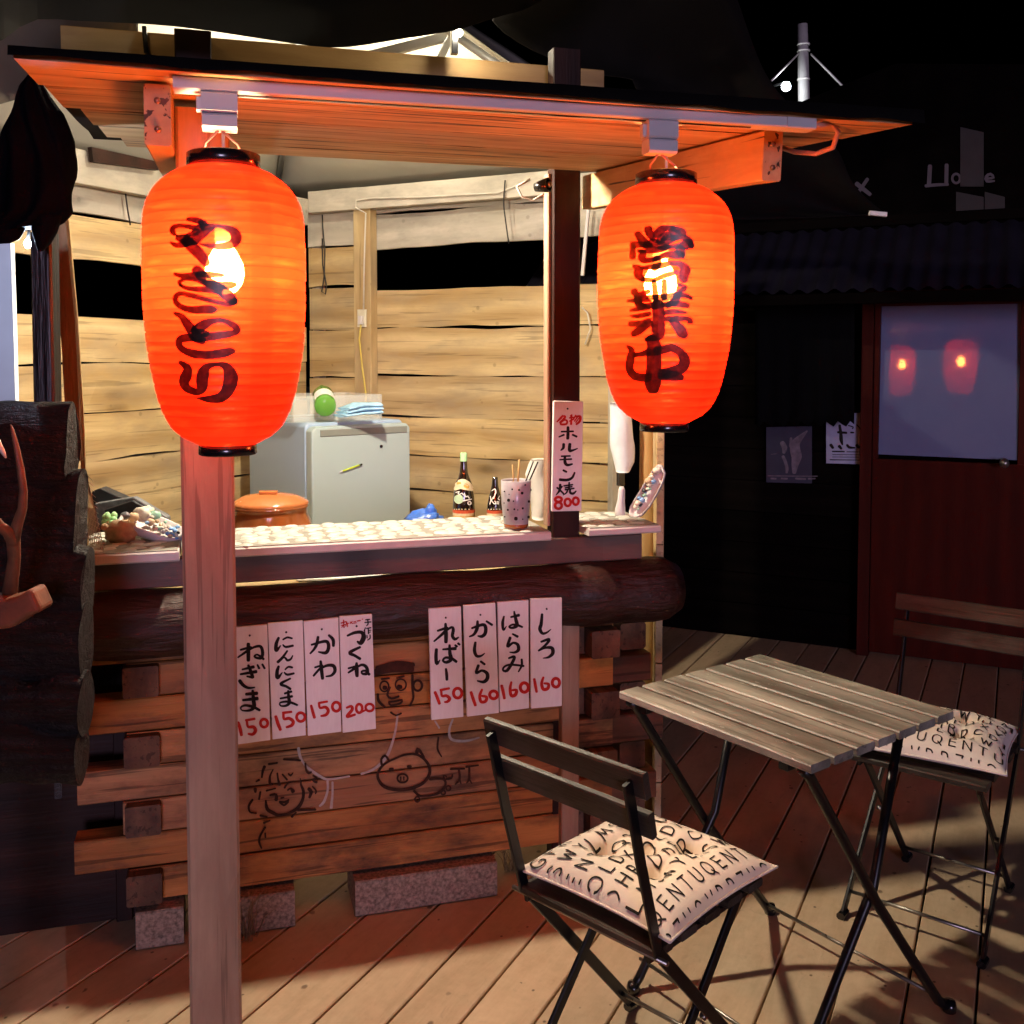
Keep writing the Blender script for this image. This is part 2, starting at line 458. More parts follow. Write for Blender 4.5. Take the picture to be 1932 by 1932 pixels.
M['bright_metal'] = plain('worn_metal', (.30, .28, .25), .3, .9, .2, 40, .1)
M['black_plastic'] = plain('black_plastic', (.008, .008, .009), .22, 0, .1, 20, .02, .6, .4)
M['white_plastic'] = plain('white_plastic', (.62, .60, .62), .4, 0, .04, 10, .01)
M['felt'] = plain('roofing_felt', (.0035, .003, .003), .85, 0, .3, 20, .4, .1)
M['sail'] = plain('sail_cloth', (.006, .005, .0045), .8, 0, .2, 9, .2, .12)
M['tarp'] = plain('black_tarp', (.0022, .0022, .0035), .8, 0, .3, 12, .6, .02)
M['tent'] = plain('tent_cloth', (.62, .58, .48), .75, 0, .06, 5, .15)
M['tentframe'] = plain('tent_frame_paint', (.62, .64, .66), .4, .2, .05, 10, .02)
M['white_cable'] = plain('white_cable', (.62, .58, .52), .45)
M['yellow_cable'] = plain('yellow_cable', (.62, .48, .10), .45)
M['black_cable'] = plain('black_cable', (.012, .012, .012), .5)
M['pink_cord'] = plain('lantern_cord', (.62, .30, .22), .5)
M['fridge'] = plain('fridge_enamel', (.37, .46, .47), .32, 0, .03, 4, .01)
M['fridge_shade'] = plain('fridge_shade_enamel', (.34, .46, .62), .4, 0, .03, 4, .01)  # bluer than the door: shade on the fridge side put into its colour
M['fridge_handle'] = plain('fridge_handle_plastic', (.20, .22, .20), .4, 0, .1, 10, .02)
M['clay'] = plain('brown_glaze', (.30, .085, .022), .18, 0, .35, 7, .05, .6, .5)
M['claylid'] = plain('orange_glaze', (.48, .15, .045), .25, 0, .2, 9, .05, .6, .3)
M['bottle_dark'] = plain('dark_bottle_glass', (.012, .006, .004), .08, 0, .2, 6, .0, .8, .6)
M['green_glass'] = clear('green_glass', (.16, .42, .07), .35)
M['clear_plastic'] = clear('clear_plastic', (.75, .78, .76), .78, .1)
M['paper_white'] = plain('white_paper', (.76, .74, .72), .7, 0, .05, 12, .05)
M['label_yellow'] = plain('yellow_label', (.62, .34, .06), .5, 0, .2, 60, .02)
M['label_red'] = plain('red_label', (.62, .10, .04), .5, 0, .2, 80, .02)
M['label_cream'] = plain('cream_label', (.72, .62, .42), .5, 0, .2, 60, .02)
M['label_green'] = plain('mint_label', (.48, .66, .46), .5)
M['cap_green'] = plain('green_cap', (.40, .72, .36), .4)
M['blue_bag'] = plain('blue_plastic_bag', (.05, .16, .60), .3, 0, .3, 14, .3)
M['towel'] = plain('blue_towel', (.32, .55, .74), .9, 0, .2, 30, .3)
M['pen'] = plain('lime_pen', (.50, .66, .04), .35)
M['shell'] = plain('seashell', (.70, .62, .52), .5, 0, .25, 40, .2)
M['shell_tan'] = plain('tan_seashell', (.60, .42, .26), .55, 0, .25, 40, .2)
M['shell_green'] = plain('sea_glass', (.36, .62, .46), .3, 0, .2, 20, .1)
M['shell_blue'] = plain('blue_sea_glass', (.22, .40, .66), .3, 0, .2, 20, .1)
M['stone'] = plain('white_pebble', (.56, .55, .50), .45, 0, .1, 25, .1)
M['grout'] = plain('grey_grout', (.27, .26, .23), .8, 0, .15, 60, .2)
M['edge_board'] = plain('white_edge_paint', (.66, .60, .58), .5, 0, .08, 20, .05)
M['osb'] = plain('concrete_block', (.30, .225, .17), .9, 0, .55, 110, .7, .15)
M['cup'] = plain('cup_glaze', (.40, .38, .42), .3, 0, .18, 25, .05, .5, .2)
M['antler'] = plain('antler_bone', (.15, .06, .03), .55, 0, .3, 22, .25)
M['antler_tip'] = plain('antler_tip_bone', (.60, .52, .42), .4)
M['fur'] = plain('skull_plate_wood', (.16, .05, .018), .7, 0, .4, 18, .3)
M['net'] = plain('white_net', (.70, .66, .58), .6)
M['bag'] = plain('white_plastic_bag', (.72, .74, .78), .35, 0, .1, 16, .3)
M['darkbox'] = plain('dark_tray_paint', (.025, .027, .032), .5, 0, .3, 40, .3)
M['greytray'] = plain('grey_tray', (.16, .17, .19), .5, 0, .4, 60, .3)
M['socket'] = plain('ivory_socket', (.66, .62, .50), .4)
M['poster_dark'] = plain('dark_poster', (.030, .030, .060), .5)
M['poster_fig'] = plain('poster_picture', (.16, .13, .16), .5, 0, .4, 30, .0)
M['poster_white'] = plain('pale_poster', (.34, .34, .50), .6)
M['flap'] = plain('brown_tarp', (.075, .055, .038), .8, 0, .25, 6, .3)
M['noren'] = plain('black_door_curtain', (.0015, .0015, .002), .9, 0, .2, 14, .2, .1)
M['corr'] = plain('corrugated_sheet', (.014, .012, .022), .5, .2, .2, 8, .05, .3)
M['curtain'] = plain('grey_window_curtain', (.028, .022, .024), .8, 0, .3, 9, .1)
M['housetext'] = plain('painted_letters', (.085, .065, .085), .7)
M['pole'] = plain('grey_pole', (.40, .38, .35), .6, 0, .1, 20, .1)
M['ground'] = plain('dark_ground', (.02, .018, .015), .9, 0, .3, 3, .3)
M['straw'] = plain('dry_grass', (.30, .20, .10), .8)
M['whitesheet'] = plain('pale_sheet', (.62, .64, .70), .6, 0, .06, 12, .1)
M['screw'] = plain('screw_metal', (.25, .16, .12), .4, .7)
def glass_win():
    t = NT('frosted_window'); tc = t.n('TexCoord').outputs['Object']
    c = t.ramp(t.noise(tc, 2.5, 5), [(.3, (.15, .18, .32)), (.7, (.19, .215, .36))])
    return t.set(c, .035, Specular_IOR_Level=.4, Coat_Weight=.0)
M['window'] = glass_win()
def cushion_cloth():
    t = NT('cushion_cotton'); tc = t.n('TexCoord').outputs['Object']
    w = t.noise(t.mapv(tc, (1, 1, 1)), 260, 2)
    c = t.ramp(t.noise(tc, 14, 4), [(.3, (.68, .59, .52)), (.7, (.77, .69, .62))])
    t.bump(t.math('ADD', t.math('MULTIPLY', w, .3), t.noise(tc, 22, 4)), .22, .006)
    return t.set(c, .85, Sheen_Weight=.15)
M['cushion'] = cushion_cloth()
def lantern_mat():
    t = NT('lantern_vinyl'); g = t.attr()
    sep = t.n('SeparateXYZ'); t.l(g, sep.inputs[0])
    tc = t.n('TexCoord').outputs['Object']
    wr = t.noise(t.mapv(tc, (7, 7, 42)), 1.4, 5, .6, .6)
    base = t.ramp(wr, [(.3, (.70, .018, .005)), (.7, (.78, .028, .008))])
    rib = t.ramp(sep.outputs[1], [(.0, 1.0), (.5, 0.0)])
    base = t.mix(t.math('MULTIPLY', rib, .75), base, (.30, .008, .004))
    ov = t.ramp(t.math('FRACT', t.math('MULTIPLY', sep.outputs[0], 1 / 6.2831853)), [(.842, 0.0), (.844, 1.0), (.886, 1.0), (.888, 0.0)])
    base = t.mix(t.math('MULTIPLY', ov, .45), base, (.62, .012, .004))
    t.set(base, .42, Coat_Weight=.12)
    t.bump(wr, .28, .005)
    tl = t.n('BsdfTranslucent'); streak = t.ramp(t.noise(t.mapv(tc, (9, 9, 95)), 1.0, 4, .6, .8), [(.54, 0.0), (.64, 1.0)])
    tcol = t.mix(streak, (.36, .0042, .0007), (.56, .013, .002))
    tcol = t.mix(t.math('MULTIPLY', rib, .9), tcol, (.16, .001, .0004))
    tcol = t.mix(t.math('MULTIPLY', ov, .55), tcol, (.30, .0035, .0008))
    t.l(t.mix(.80, base, tcol), tl.inputs[0])
    tp = t.n('BsdfTransparent'); tp.inputs[0].default_value = (1.0, .35, .105, 1)
    m1 = t.n('MixShader'); m1.inputs[0].default_value = .62; t.l(t.b.outputs[0], m1.inputs[1]); t.l(tl.outputs[0], m1.inputs[2])
    m2 = t.n('MixShader'); m2.inputs[0].default_value = .17; t.l(m1.outputs[0], m2.inputs[1]); t.l(tp.outputs[0], m2.inputs[2])
    t.l(m2.outputs[0], t.out.inputs['Surface'])
    return t.m
M['lantern'] = lantern_mat()
def lantern_ink():
    t = NT('lantern_ink'); tc = t.n('TexCoord').outputs['Object']
    n1 = t.noise(tc, 110, 4)
    c = t.ramp(n1, [(.35, (.010, .003, .002)), (.75, (.05, .015, .010))])
    t.set(c, .35)
    tl = t.n('BsdfTranslucent'); tl.inputs[0].default_value = (.42, .11, .05, 1)
    tp = t.n('BsdfTransparent'); tp.inputs[0].default_value = (.7, .4, .28, 1)
    m1 = t.n('MixShader'); t.l(t.ramp(n1, [(.50, .0), (.80, .06)]), m1.inputs[0]); t.l(t.b.outputs[0], m1.inputs[1]); t.l(tl.outputs[0], m1.inputs[2])
    m2 = t.n('MixShader'); m2.inputs[0].default_value = .03; t.l(m1.outputs[0], m2.inputs[1]); t.l(tp.outputs[0], m2.inputs[2])
    t.l(m2.outputs[0], t.out.inputs['Surface'])
    return t.m
M['lantern_ink'] = lantern_ink()
M['bulb'] = glow('lantern_bulb_light', (1.0, .64, .33), 900.0)
M['worklight'] = glow('work_lamp_light', (1.0, .87, .65), 2800.0)
M['topled'] = glow('tent_lamp_light', (1.0, .90, .68), 700.0)
M['tentled'] = glow('tent_bulb_light', (1.0, .90, .68), 2600.0)
M['beamfill'] = glow('beam_fill_light', (1.0, .70, .36), 80.0)
M['led'] = glow('led_light', (.62, .76, 1.0), 3000.0)
M['led_white'] = glow('white_led_light', (.85, .92, 1.0), 120.0)
def crop(ox, oy, sc):
    return lambda x, y: ((ox + x * sc) * 1932 / 3060, (oy + y * sc) * 1932 / 3060)
def on_front(cr, d):
    return lambda x, y, l=0.0: front(*cr(x, y), d + l)
def loft(mb, rows, n=16, amp=0.0, seed=0.0, caps=True, back=None, pleat=0.0):
    """rows of (left point, right point, thickness): rounded cross-sections, back = depth direction"""
    bk = Vector(back if back is not None else -N).normalized()
    vs, fs = [], []
    fine = []
    for (r0, r1) in zip(rows, rows[1:]):
        for q in range(4): fine.append(tuple(u + (w - u) * (q / 4) for u, w in zip((Vector(r0[0]), Vector(r0[1]), r0[2]), (Vector(r1[0]), Vector(r1[1]), r1[2]))))
    rows = fine + [rows[-1]]
    for (a, b, th) in rows:
        a, b = Vector(a), Vector(b); c = (a + b) / 2; h = (b - a) / 2
        for k in range(n):
            t = 2 * pi * k / n
            p = c + h * cos(t) + bk * (th / 2 * (1 + sin(t)))
            if pleat: p = p - bk * (pleat * sin(9 * t + 2.5 * sin(len(vs) / n * .25)) * max(0, -sin(t)))
            if amp: p = p + noise.noise_vector(p * 14 + Vector((seed, 0, 0))) * amp
            vs.append(p)
    m = len(rows)
    for i in range(m - 1):
        for k in range(n):
            fs.append((i * n + k, i * n + (k + 1) % n, (i + 1) * n + (k + 1) % n, (i + 1) * n + k))
    mb.add(vs, fs, None, True)
    if caps:
        b0 = len(mb.v) - m * n
        mb.f += [tuple(b0 + k for k in range(n)), tuple(b0 + (m - 1) * n + k for k in range(n - 1, -1, -1))]; mb.sm += [False, False]
    return mb
def on_lathe(cx, cy, prof):
    """place a picture point on a round body: prof(z) gives its radius"""
    def f(x, y, l=0.0):
        r = ray(x, y); dist = hypot(cx, cy); lo, hi = (dist - .16) / hypot(r.x, r.y), dist / hypot(r.x, r.y)
        for _ in range(26):
            m = (lo + hi) / 2; P = CAM + r * m
            if hypot(P.x - cx, P.y - cy) > prof(P.z) + l: lo = m
            else: hi = m
        P = CAM + r * lo
        e = Vector((P.x - cx, P.y - cy, 0)); k = prof(P.z) + l
        if e.length > 1e-5: e = e / e.length * k
        return Vector((cx + e.x, cy + e.y, P.z))
    return f
def interp(tab):
    def f(z):
        if z <= tab[0][0]: return tab[0][1]
        for (a, b), (c, d) in zip(tab, tab[1:]):
            if z <= c: return b + (d - b) * (z - a) / (c - a)
        return tab[-1][1]
    return f
def boxmb(c, ex, ey, ez, ch=.0):
    """box from its centre and three half-edge vectors"""
    c, ex, ey, ez = Vector(c), Vector(ex), Vector(ey), Vector(ez)
    mb = MB(); return mb.bar(c - ex, c + ex, 2 * ey.length, 2 * ez.length, ez, ch or .002)

# ================================================================== SETTING
g = MB(); g.add([(-40, -20, -.35), (40, -20, -.35), (40, 60, -.35), (-40, 60, -.35)], [(0, 1, 2, 3)])
obj('ground', g, M['ground'], kind='structure')
sub = MB()
for k in range(9):
    q0 = WALLW * (-4.6 + k * 1.0)
sub.slab([WALLW * -5.4 + WALLV * .2, WALLW * 4.2 + WALLV * .2, WALLW * 4.2 + WALLV * 7.5, WALLW * -5.4 + WALLV * 7.5], Vector((0, 0, -.03)))
for v in range(len(sub.v)): sub.v[v] = (sub.v[v][0], sub.v[v][1], sub.v[v][2] - .034)
deck = obj('deck', sub, M['ground'], kind='structure')
pm = MB(); pm.bar((0, 0, -.0125), WALLV * 7.0 + Vector((0, 0, -.0125)), .1425, .025, Z, .003)
plank_mesh = None
for k in range(-36, 28):
    qc = -.0535 + .1483 * (k + .5)
    base = WALLW * qc + WALLV * .3
    if plank_mesh is None:
        o = obj('plank', pm, M['deck'], deck, local=True); plank_mesh = o
    else:
        o = plank_mesh.copy(); col.objects.link(o); o.parent = deck
    o.location = base - ORIG[deck]

# ================================================================== THE STALL
stall = thing('food_stall', 'open fronted timber grill stall with log counter and lean-to board roof', 'stall', L(0, 0, 0))
def sbar(name, s0, d0, z0, s1, d1, z1, w, h, m, up=Z, ch=.003, parent=stall):
    mb = MB(); mb.bar(L(s0, d0, z0), L(s1, d1, z1), w, h, up, ch); return obj(name, mb, m, parent)
# posts
fp = sdz(at_y(392, 900, 1.79))
fpost = sbar('post', fp[0], fp[1] - .045, 0, fp[0], fp[1] - .045, 1.925, .090, .090, M['post'], N, .005)
sL = sdz(front(366, 200, 0))[0]; sR = sdz(front(1069, 700, 0))[0]
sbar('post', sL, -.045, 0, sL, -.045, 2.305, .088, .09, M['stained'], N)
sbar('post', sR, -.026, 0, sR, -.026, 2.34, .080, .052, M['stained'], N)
sbar('lit_side_strip', sR - .0465, -.032, 1.02, sR - .0465, -.032, 2.0, .011, .036, M['post'], N)  # pale strip standing in for the lamp-lit left side of the post
# header and brackets
hb = sdz(front(700, 134, -.10))
sbar('header_beam', -.74, -.112, hb[2] - .0, .70, -.112, hb[2] - .0, .04, .104, M['beam'])
roofz = lambda d: 2.007 - .0806 * d
for (px, py, zz, nm) in ((298, 263, 1.838, 'bracket'), (1457, 335, 1.838, 'bracket')):
    s, d, _ = sdz(at_z(px, py, zz))
    b = sbar(nm, s, -.05, roofz(-.05) - .052, s, d, roofz(d) - .052, .040, .094, M['roofwood'])
    for k in (-.022, .022):
        mb = MB(); mb.lathe([(0, .0035), (.005, .0035), (.0055, 0)], L(s, d, roofz(d) - .052 + k), 10, N); obj('screw', mb, M['screw'], b)
# roof boards and felt
edges = [1.085, .86, .62, .40, .20, .015]
for i in range(5):
    d0, d1 = edges[i], edges[i + 1] + .0035
    s0 = -.655 - .010 * (i % 2) + .018 * i; s1 = .842 - .012 * (i % 3)
    mb = MB(); mb.board(L(s0, (d0 + d1) / 2, roofz((d0 + d1) / 2)) + N * ((d0 - d1) / 2) + Z * (roofz(d0) - roofz((d0 + d1) / 2)),
                        L(s1, (d0 + d1) / 2, roofz((d0 + d1) / 2)) + N * ((d0 - d1) / 2) + Z * (roofz(d0) - roofz((d0 + d1) / 2)),
                        (-N * 1 + Z * .0806), d0 - d1 - .002, -.014, 24, .006, .004, 3.5, .002)
    obj('roof_board', mb, M['roofwood'], stall)
mb = MB(); vs, fs = [], []; NS, ND = 46, 10
for i in range(NS + 1):
    s = -.660 + 1.518 * i / NS
    for j in range(ND + 1):
        d = 1.098 - 1.10 * j / ND
        nz = .026 + .014 * noise.fractal(Vector((s * 3, d * 3, 1)), 1, 2, 3) + (.022 * max(0, sin((s - .25) * 4.2)) if s > .25 else 0)
        if j == 0: nz = .010 + .010 * noise.noise(Vector((s * 6, 0, 3))); d += .004 * noise.noise(Vector((s * 9, 2, 0)))
        lowz = .0165 + .010 * i / NS; vs.append(L(s, d, roofz(d) + max((nz - .012 * (1 - i / NS)) if j else .0, lowz)))
for i in range(NS):
    for j in range(ND):
        a = i * (ND + 1) + j; fs.append((a, a + 1, a + ND + 2, a + ND + 1))
nb = len(vs)
for i in range(NS + 1):
    s = -.660 + 1.518 * i / NS; vs.append(L(s, 1.102, roofz(1.1) + .003 + .004 * noise.noise(Vector((s * 11, 7, 0)))))
for i in range(NS):
    fs.append((i * (ND + 1), (i + 1) * (ND + 1), nb + i + 1, nb + i))
mb.add(vs, fs, None, True)
obj('roofing_felt', mb, M['felt'], stall)
# counter: tops with a pebble inlay, fascia, log
def counter_top(s0, s1, d0, d1, ztop, h):
    b = MB(); b.bar(L(s0, (d0 + d1) / 2, ztop - h / 2), L(s1, (d0 + d1) / 2, ztop - h / 2), d1 - d0, h, Z, .004)
    o = obj('counter_top', b, M['edge_board'], stall)
    gm = MB(); gm.bar(L(s0 + .004, (d0 + d1) / 2, ztop + .001), L(s1 - .004, (d0 + d1) / 2, ztop + .001), d1 - d0 - .008, .003, Z, .001)
    obj('grout_bed', gm, M['grout'], o)
    pb = MB(); st = .047; i = 0
    x = s0 + .022
    while x < s1 - .016:
        y = d0 + .02 + (.018 if i % 2 else 0)
        while y < d1 - .014:
            cx, cy = x + random.uniform(-.010, .010), y + random.uniform(-.009, .009)
            rx, ry, an = random.uniform(.017, .028), random.uniform(.012, .018), random.uniform(-.6, .6)
            vs = []
            for (rr, zz) in ((1.0, .0025), (.82, .0052), (.4, .0062)):
                for k in range(8):
                    t = 2 * pi * k / 8; a, b2 = rx * rr * cos(t), ry * rr * sin(t)
                    vs.append(L(cx + a * cos(an) - b2 * sin(an), cy + a * sin(an) + b2 * cos(an), ztop + zz))
            fs = [(r * 8 + k, r * 8 + (k + 1) % 8, r * 8 + 8 + (k + 1) % 8, r * 8 + 8 + k) for r in (0, 1) for k in range(8)] + [tuple(range(16, 24))]
            pb.add(vs, fs, None, True); y += st * random.uniform(.72, .9)
        x += st * random.uniform(.88, 1.08); i += 1
    obj('pebble_inlay', pb, M['stone'], o, kind='stuff')
    return o
s_a = sdz(front(150, 1040, .075))[0]; s_b = sdz(front(338, 1040, .075))[0]; s_c = sdz(front(1040, 1005, .075))[0]
s_d = sdz(front(1112, 995, .075))[0]; s_e = sdz(front(1247, 992, .075))[0]
counter_top(s_a, s_b, -.24, .075, 1.019, .026)
side_top = MB(); side_top.bar(L(-1.75, -.50, 1.0), L(s_a - .004, -.50, 1.0), .58, .025, Z); obj('bounce_block', side_top, M['stained'], stall)  # shelf added out of view to stop wall bounce reaching the deck
counter_top(sL + .046, s_c, -.22, .075, 1.019, .024)
counter_top(s_d, s_e, -.20, .075, 1.021, .020)
fz = sdz(front(700, 1068, .01))[2]
sbar('fascia_beam', -.71, -.012, .952, sdz(front(1208, 1030, 0))[0], -.012, .952, .045, .072, M['fascia'])
lg = MB(); path, rad = [], []
for i in range(41):
    s = -.725 + 1.62 * i / 40
    path.append(L(s, .002 + .006 * noise.noise(Vector((s * 2, 1, 0))), .826 + .008 * noise.noise(Vector((s * 1.7, 5, 0)))))
    rad.append(.084 + .010 * noise.fractal(Vector((s * 2.2, 9, 0)), 1, 2, 3) + .010 * exp(-((s - .80) / .09) ** 2) - .012 * exp(-((s - .90) / .03) ** 2) + .006 * exp(-((s - .62) / .05) ** 2))
rad[-1] *= .90
lg.tube(path, rad, 28)
obj('counter_log', lg, M['log'], stall)
# shelf inside
mb = MB(); mb.bar(L(-.80, -.42, .805), L(.50, -.42, .805), .50, .03, Z); obj('prep_shelf', mb, M['pale'], stall)
# front wall of stacked boards with notched ends
wall = sbar('front_wall', -.60, -.10, .45, .52, -.10, .45, .02, .70, M['stained'])
zb = [front(644, y, 0).z for y in (1648, 1588, 1528, 1465, 1405)]
pitch = (zb[4] - zb[0]) / 4
zl = [zb[0] + pitch * k for k in range(9)]
front_boards = []
for k in range(8):
    z0, z1 = zl[k] + .0015, zl[k + 1] - .002
    longer = (k % 2 == 1)
    s0 = -.735 if longer else -.62; s1 = .70 if longer else .56
    s0 += random.uniform(-.012, .012)
    dd = random.uniform(-.002, .003)
    mb = MB(); mb.bar(L(s0, -.035 + dd, (z0 + z1) / 2), L(s1, -.035 + dd, (z0 + z1) / 2), .07, z1 - z0 - (.002 if k == 3 else 0), Z, .003)
    obj('wall_board', mb, M['front'], wall)
for sx, pr in ((-.575, .030), (.665, .018)):
    for k in range(0, 8, 2):
        z0, z1 = zl[k] + .006, zl[k + 1] - .004
        mb = MB(); dpt = .50 if sx < 0 else .42
        dr = (-WALLV if sx < 0 else WALLV)
        mb.bar(L(sx, pr + random.uniform(-.01, .02), (z0 + z1) / 2), L(sx, -dpt, (z0 + z1) / 2), .085, z1 - z0, Z, .004)
        obj('cross_timber', mb, M['crib'], stall)
for k in range(1, 8, 2):                      # far ends of the long courses on the right
    z0, z1 = zl[k] + .004, zl[k + 1] - .004
    mb = MB(); mb.bar(L(.585, -.045, (z0 + z1) / 2), L(.86 - .02 * (k % 3), -.045, (z0 + z1) / 2), .08, z1 - z0, Z, .004)
    obj('cross_timber', mb, M['crib'], stall)
for k in range(0, 8, 2):
    z0, z1 = zl[k] + .004, zl[k + 1] - .006
    for sx in (.60, .775):
        mb = MB(); mb.bar(L(sx, -.03, (z0 + z1) / 2), L(sx, -.20, (z0 + z1) / 2), .08, z1 - z0, Z, .006)
        obj('cross_timber', mb, M['crib'], stall)
su = sdz(front(1077, 1400, .03))[0]
sbar('upright', su, .012, .02, su, .012, .76, .052, .034, M['post'], N)
for (x0, x1, y0) in ((670, 938, 1640), (452, 556, 1665), (255, 346, 1710)):
    a = sdz(front(x0, y0, .035))[0]; b = sdz(front(x1, y0, .035))[0]
    mb = MB(); mb.bar(L(a, -.05, .051), L(b, -.05, .051), .17, .096, Z, .004); obj('footing_block', mb, M['osb'], stall)
# sketches painted on the boards
cg = crop(700, 2200, .18116); cpig = crop(1080, 1940, .25873)
girl = [[(520,1060,30),(545,1200,60),(650,1270,60),(720,1300,50),(850,1290,50),(960,1240,50),(1060,1170,60),(1130,1040,50),(1140,900,50),(1100,800,35),(1090,700,20)],
 [(750,1080,35),(830,1090,40),(900,1050,30)],[(750,1090,30),(820,1140,35),(890,1080,35)],[(770,1020,25),(820,1010,20)],[(590,975,30),(690,965,50),(690,1050,60)],
 [(880,890,25),(930,860,40),(970,910,70)],[(530,900,30),(680,860,25)],[(830,850,35),(880,780,30),(980,750,20)],[(640,550,20),(590,660,35),(590,780,50),(630,790,40)],
 [(710,610,30),(725,720,35),(750,800,50)],[(795,630,30),(870,715,35)],[(895,620,30),(930,650,35),(970,600,15)],[(500,500,50),(470,580,40),(455,680,30)],[(570,460,40),(710,440,30)],
 [(820,380,40),(1090,400,35)],[(1170,450,30),(1190,570,35),(1230,610,40),(1270,590,30)],[(1300,650,30),(1360,690,40),(1300,730,50),(1360,760,40)],[(1290,830,25),(1350,900,30),(1340,950,20)],
 [(1230,870,60),(1270,920,60),(1240,1010,40)],[(410,720,40),(360,750,25)],[(345,870,60),(350,920,40)],[(430,920,35),(410,1040,35)],[(300,1050,40),(240,1150,40),(260,1250,30),(360,1270,35)],
 [(430,1310,40),(540,1330,30)],[(1050,1220,40),(1340,1210,40)],[(1020,1260,30),(950,1330,40)],[(510,1500,40),(430,1640,35),(410,1740,40),(450,1850,25)],[(510,1600,30),(515,1670,30)],[(490,1430,40),(590,1390,25)]]
girl_w = [[(1060,200,50),(1085,330,46),(1150,450,36),(1250,550,50),(1400,650,46),(1550,710,38),(1900,660,30)],[(1540,740,40),(1540,900,36),(1480,1080,44),(1410,1150,36)],[(1620,760,36),(1620,950,36),(1600,1180,50)]]
pig = [[(330,1290,24),(500,1220,26),(650,1220,30),(760,1310,34),(790,1420,36),(730,1530,36),(600,1600,40),(430,1625,40),(270,1590,40),(195,1500,34),(195,1420,30),(250,1340,28),(330,1290,24)],
 [(235,1330,30),(230,1270,26),(275,1230,30),(320,1290,24)],[(640,1210,40),(650,1150,40),(700,1210,30),(720,1250,30)],[(330,1390,40),(360,1388,40)],[(540,1360,40),(570,1358,34)],ring(475,1492,60,50,22),
 [(455,1475,16),(455,1515,16)],[(490,1475,16),(490,1510,16)],[(790,1505,26),(900,1495,30),(960,1510,30),(970,1570,28),(910,1650,32),(800,1690,26),(680,1695,28),(610,1640,30)],
 ring(645,1735,28,30,18),ring(945,1655,24,26,18),ring(1005,1605,26,28,18),[(960,1500,20),(945,1460,20),(985,1470,16)],[(980,1500,26),(1040,1490,26),(1050,1450,18)],
 [(1030,1385,24),(1190,1380,22)],[(1125,1390,26),(1135,1500,26),(1085,1560,16)],[(1135,1500,20),(1150,1555,14)],[(1210,1360,26),(1350,1340,20)],[(1245,1370,26),(1245,1500,26),(1215,1545,14)],[(1245,1500,20),(1275,1550,14)]]
boy = [[(170,265,80),(350,225,90),(580,230,80)],[(180,220,50),(400,165,60),(600,180,50)],ring(265,430,50,60,20),[(262,445,50),(282,445,46)],ring(455,410,62,65,20),[(430,435,55),(455,437,50)],[(230,345,20),(320,335,24)],
 [(410,335,20),(490,310,24)],[(330,440,24),(300,530,26),(350,570,28),(430,545,26)],[(320,610,26),(400,600,24),(470,585,24),(450,625,24),(340,650,26),(320,610,26)],[(190,520,30),(200,600,34),(270,670,28)],
 ring(650,420,50,60,28),[(590,300,30),(590,450,30),(600,560,26),(560,650,24)],[(340,730,24),(400,765,20),(460,740,20)],[(890,1020,20),(880,1150,24),(925,1240,16)]]
boy_w = [[(0,1440,26),(150,1380,30),(290,1240,34),(380,1000,26),(420,750,24)],[(850,830,20),(900,910,20)],[(1055,810,22),(1015,930,26),(1040,1040,32),(1200,1060,28),(1360,1020,18)]]
mb = MB(); brush(mb, girl, on_front(cg, .0045), 30); obj('painted_sketch', mb, M['brown'], wall, label='brown line sketch of a curly haired face')
mb = MB(); brush(mb, pig, on_front(cpig, .0045), 24); obj('painted_sketch', mb, M['brown'], wall, label='brown line sketch of a pig')
mb = MB(); brush(mb, boy[:-1], on_front(cpig, .0045), 24); obj('painted_sketch', mb, M['brown'], wall, label='brown line sketch of a face with a headband')
mb = MB(); brush(mb, boy[-1:], on_front(cpig, .0045), 24); obj('painted_curve', mb, M['brown'], wall)
for stp, cc in ((girl_w, cg), (boy_w, cpig)):
    for s_ in stp:
        mb = MB(); brush(mb, [s_], on_front(cc, .0042), 28); obj('painted_curve', mb, M['chalk'], wall)
# bark-edged jamb on the left
J = [(90,212),(88,345),(84,372),(100,480),(107,560),(116,650),(122,760),(128,870),(152,870),(147,720),(141,600),(133,520),(126,440),(116,345),(106,225)]
mb = MB(); mb.slab([front(x, y, .0) for x, y in J], -N * .05, Z); obj('jamb_plank', mb, M['bark'], stall)
mb = MB(); mb.slab([front(x, y, -.052) for x, y in [(118,340),(132,520),(140,600),(152,870),(158,1040),(166,1040),(158,800),(146,600),(134,470),(122,335)]], -N * .02, Z); obj('jamb_strip', mb, M['pale'], stall)
# ---- back walls
CR = Vector((-.199 * 4.9, 4.9, 0))
LW = lambda x, y, o=0.0: at_plane(x, y, CR + WALLW * o, WALLW)          # left wall plane (faces right)
RW = lambda x, y, o=0.0: at_plane(x, y, CR - WALLV * o, WALLV)          # right wall plane (faces us)
def wall_courses(name, seams, gap, A, B, outward, studs):
    bk = -outward
    w = None
    for q in studs:
        fr = MB(); fr.bar(q + bk * .05 + Z * 0.0, q + bk * .05 + Z * 2.1, .04, .05, outward)
        if w is None: w = obj(name, fr, M['grey'], stall)
        else: obj('stud', fr, M['grey'], w)
    for i in range(len(seams) - 1):
        if i in gap: continue
        z1, z0 = seams[i], seams[i + 1]
        t0 = random.uniform(-.004, .004)
        mb = MB(); mb.board(A + Z * z0 + outward * t0, B + Z * z0 + outward * t0, Z, z1 - z0 - .0045, .022, 34, .011, .008, 2.4, .003)
        obj('wall_plank', mb, M['grey'] if (z1 > 1.92 and i < 2) else M['pale'], w)
    return w
zs = [LW(150, y).z for y in (285, 335, 403, 490, 597, 686, 779, 871, 945)]
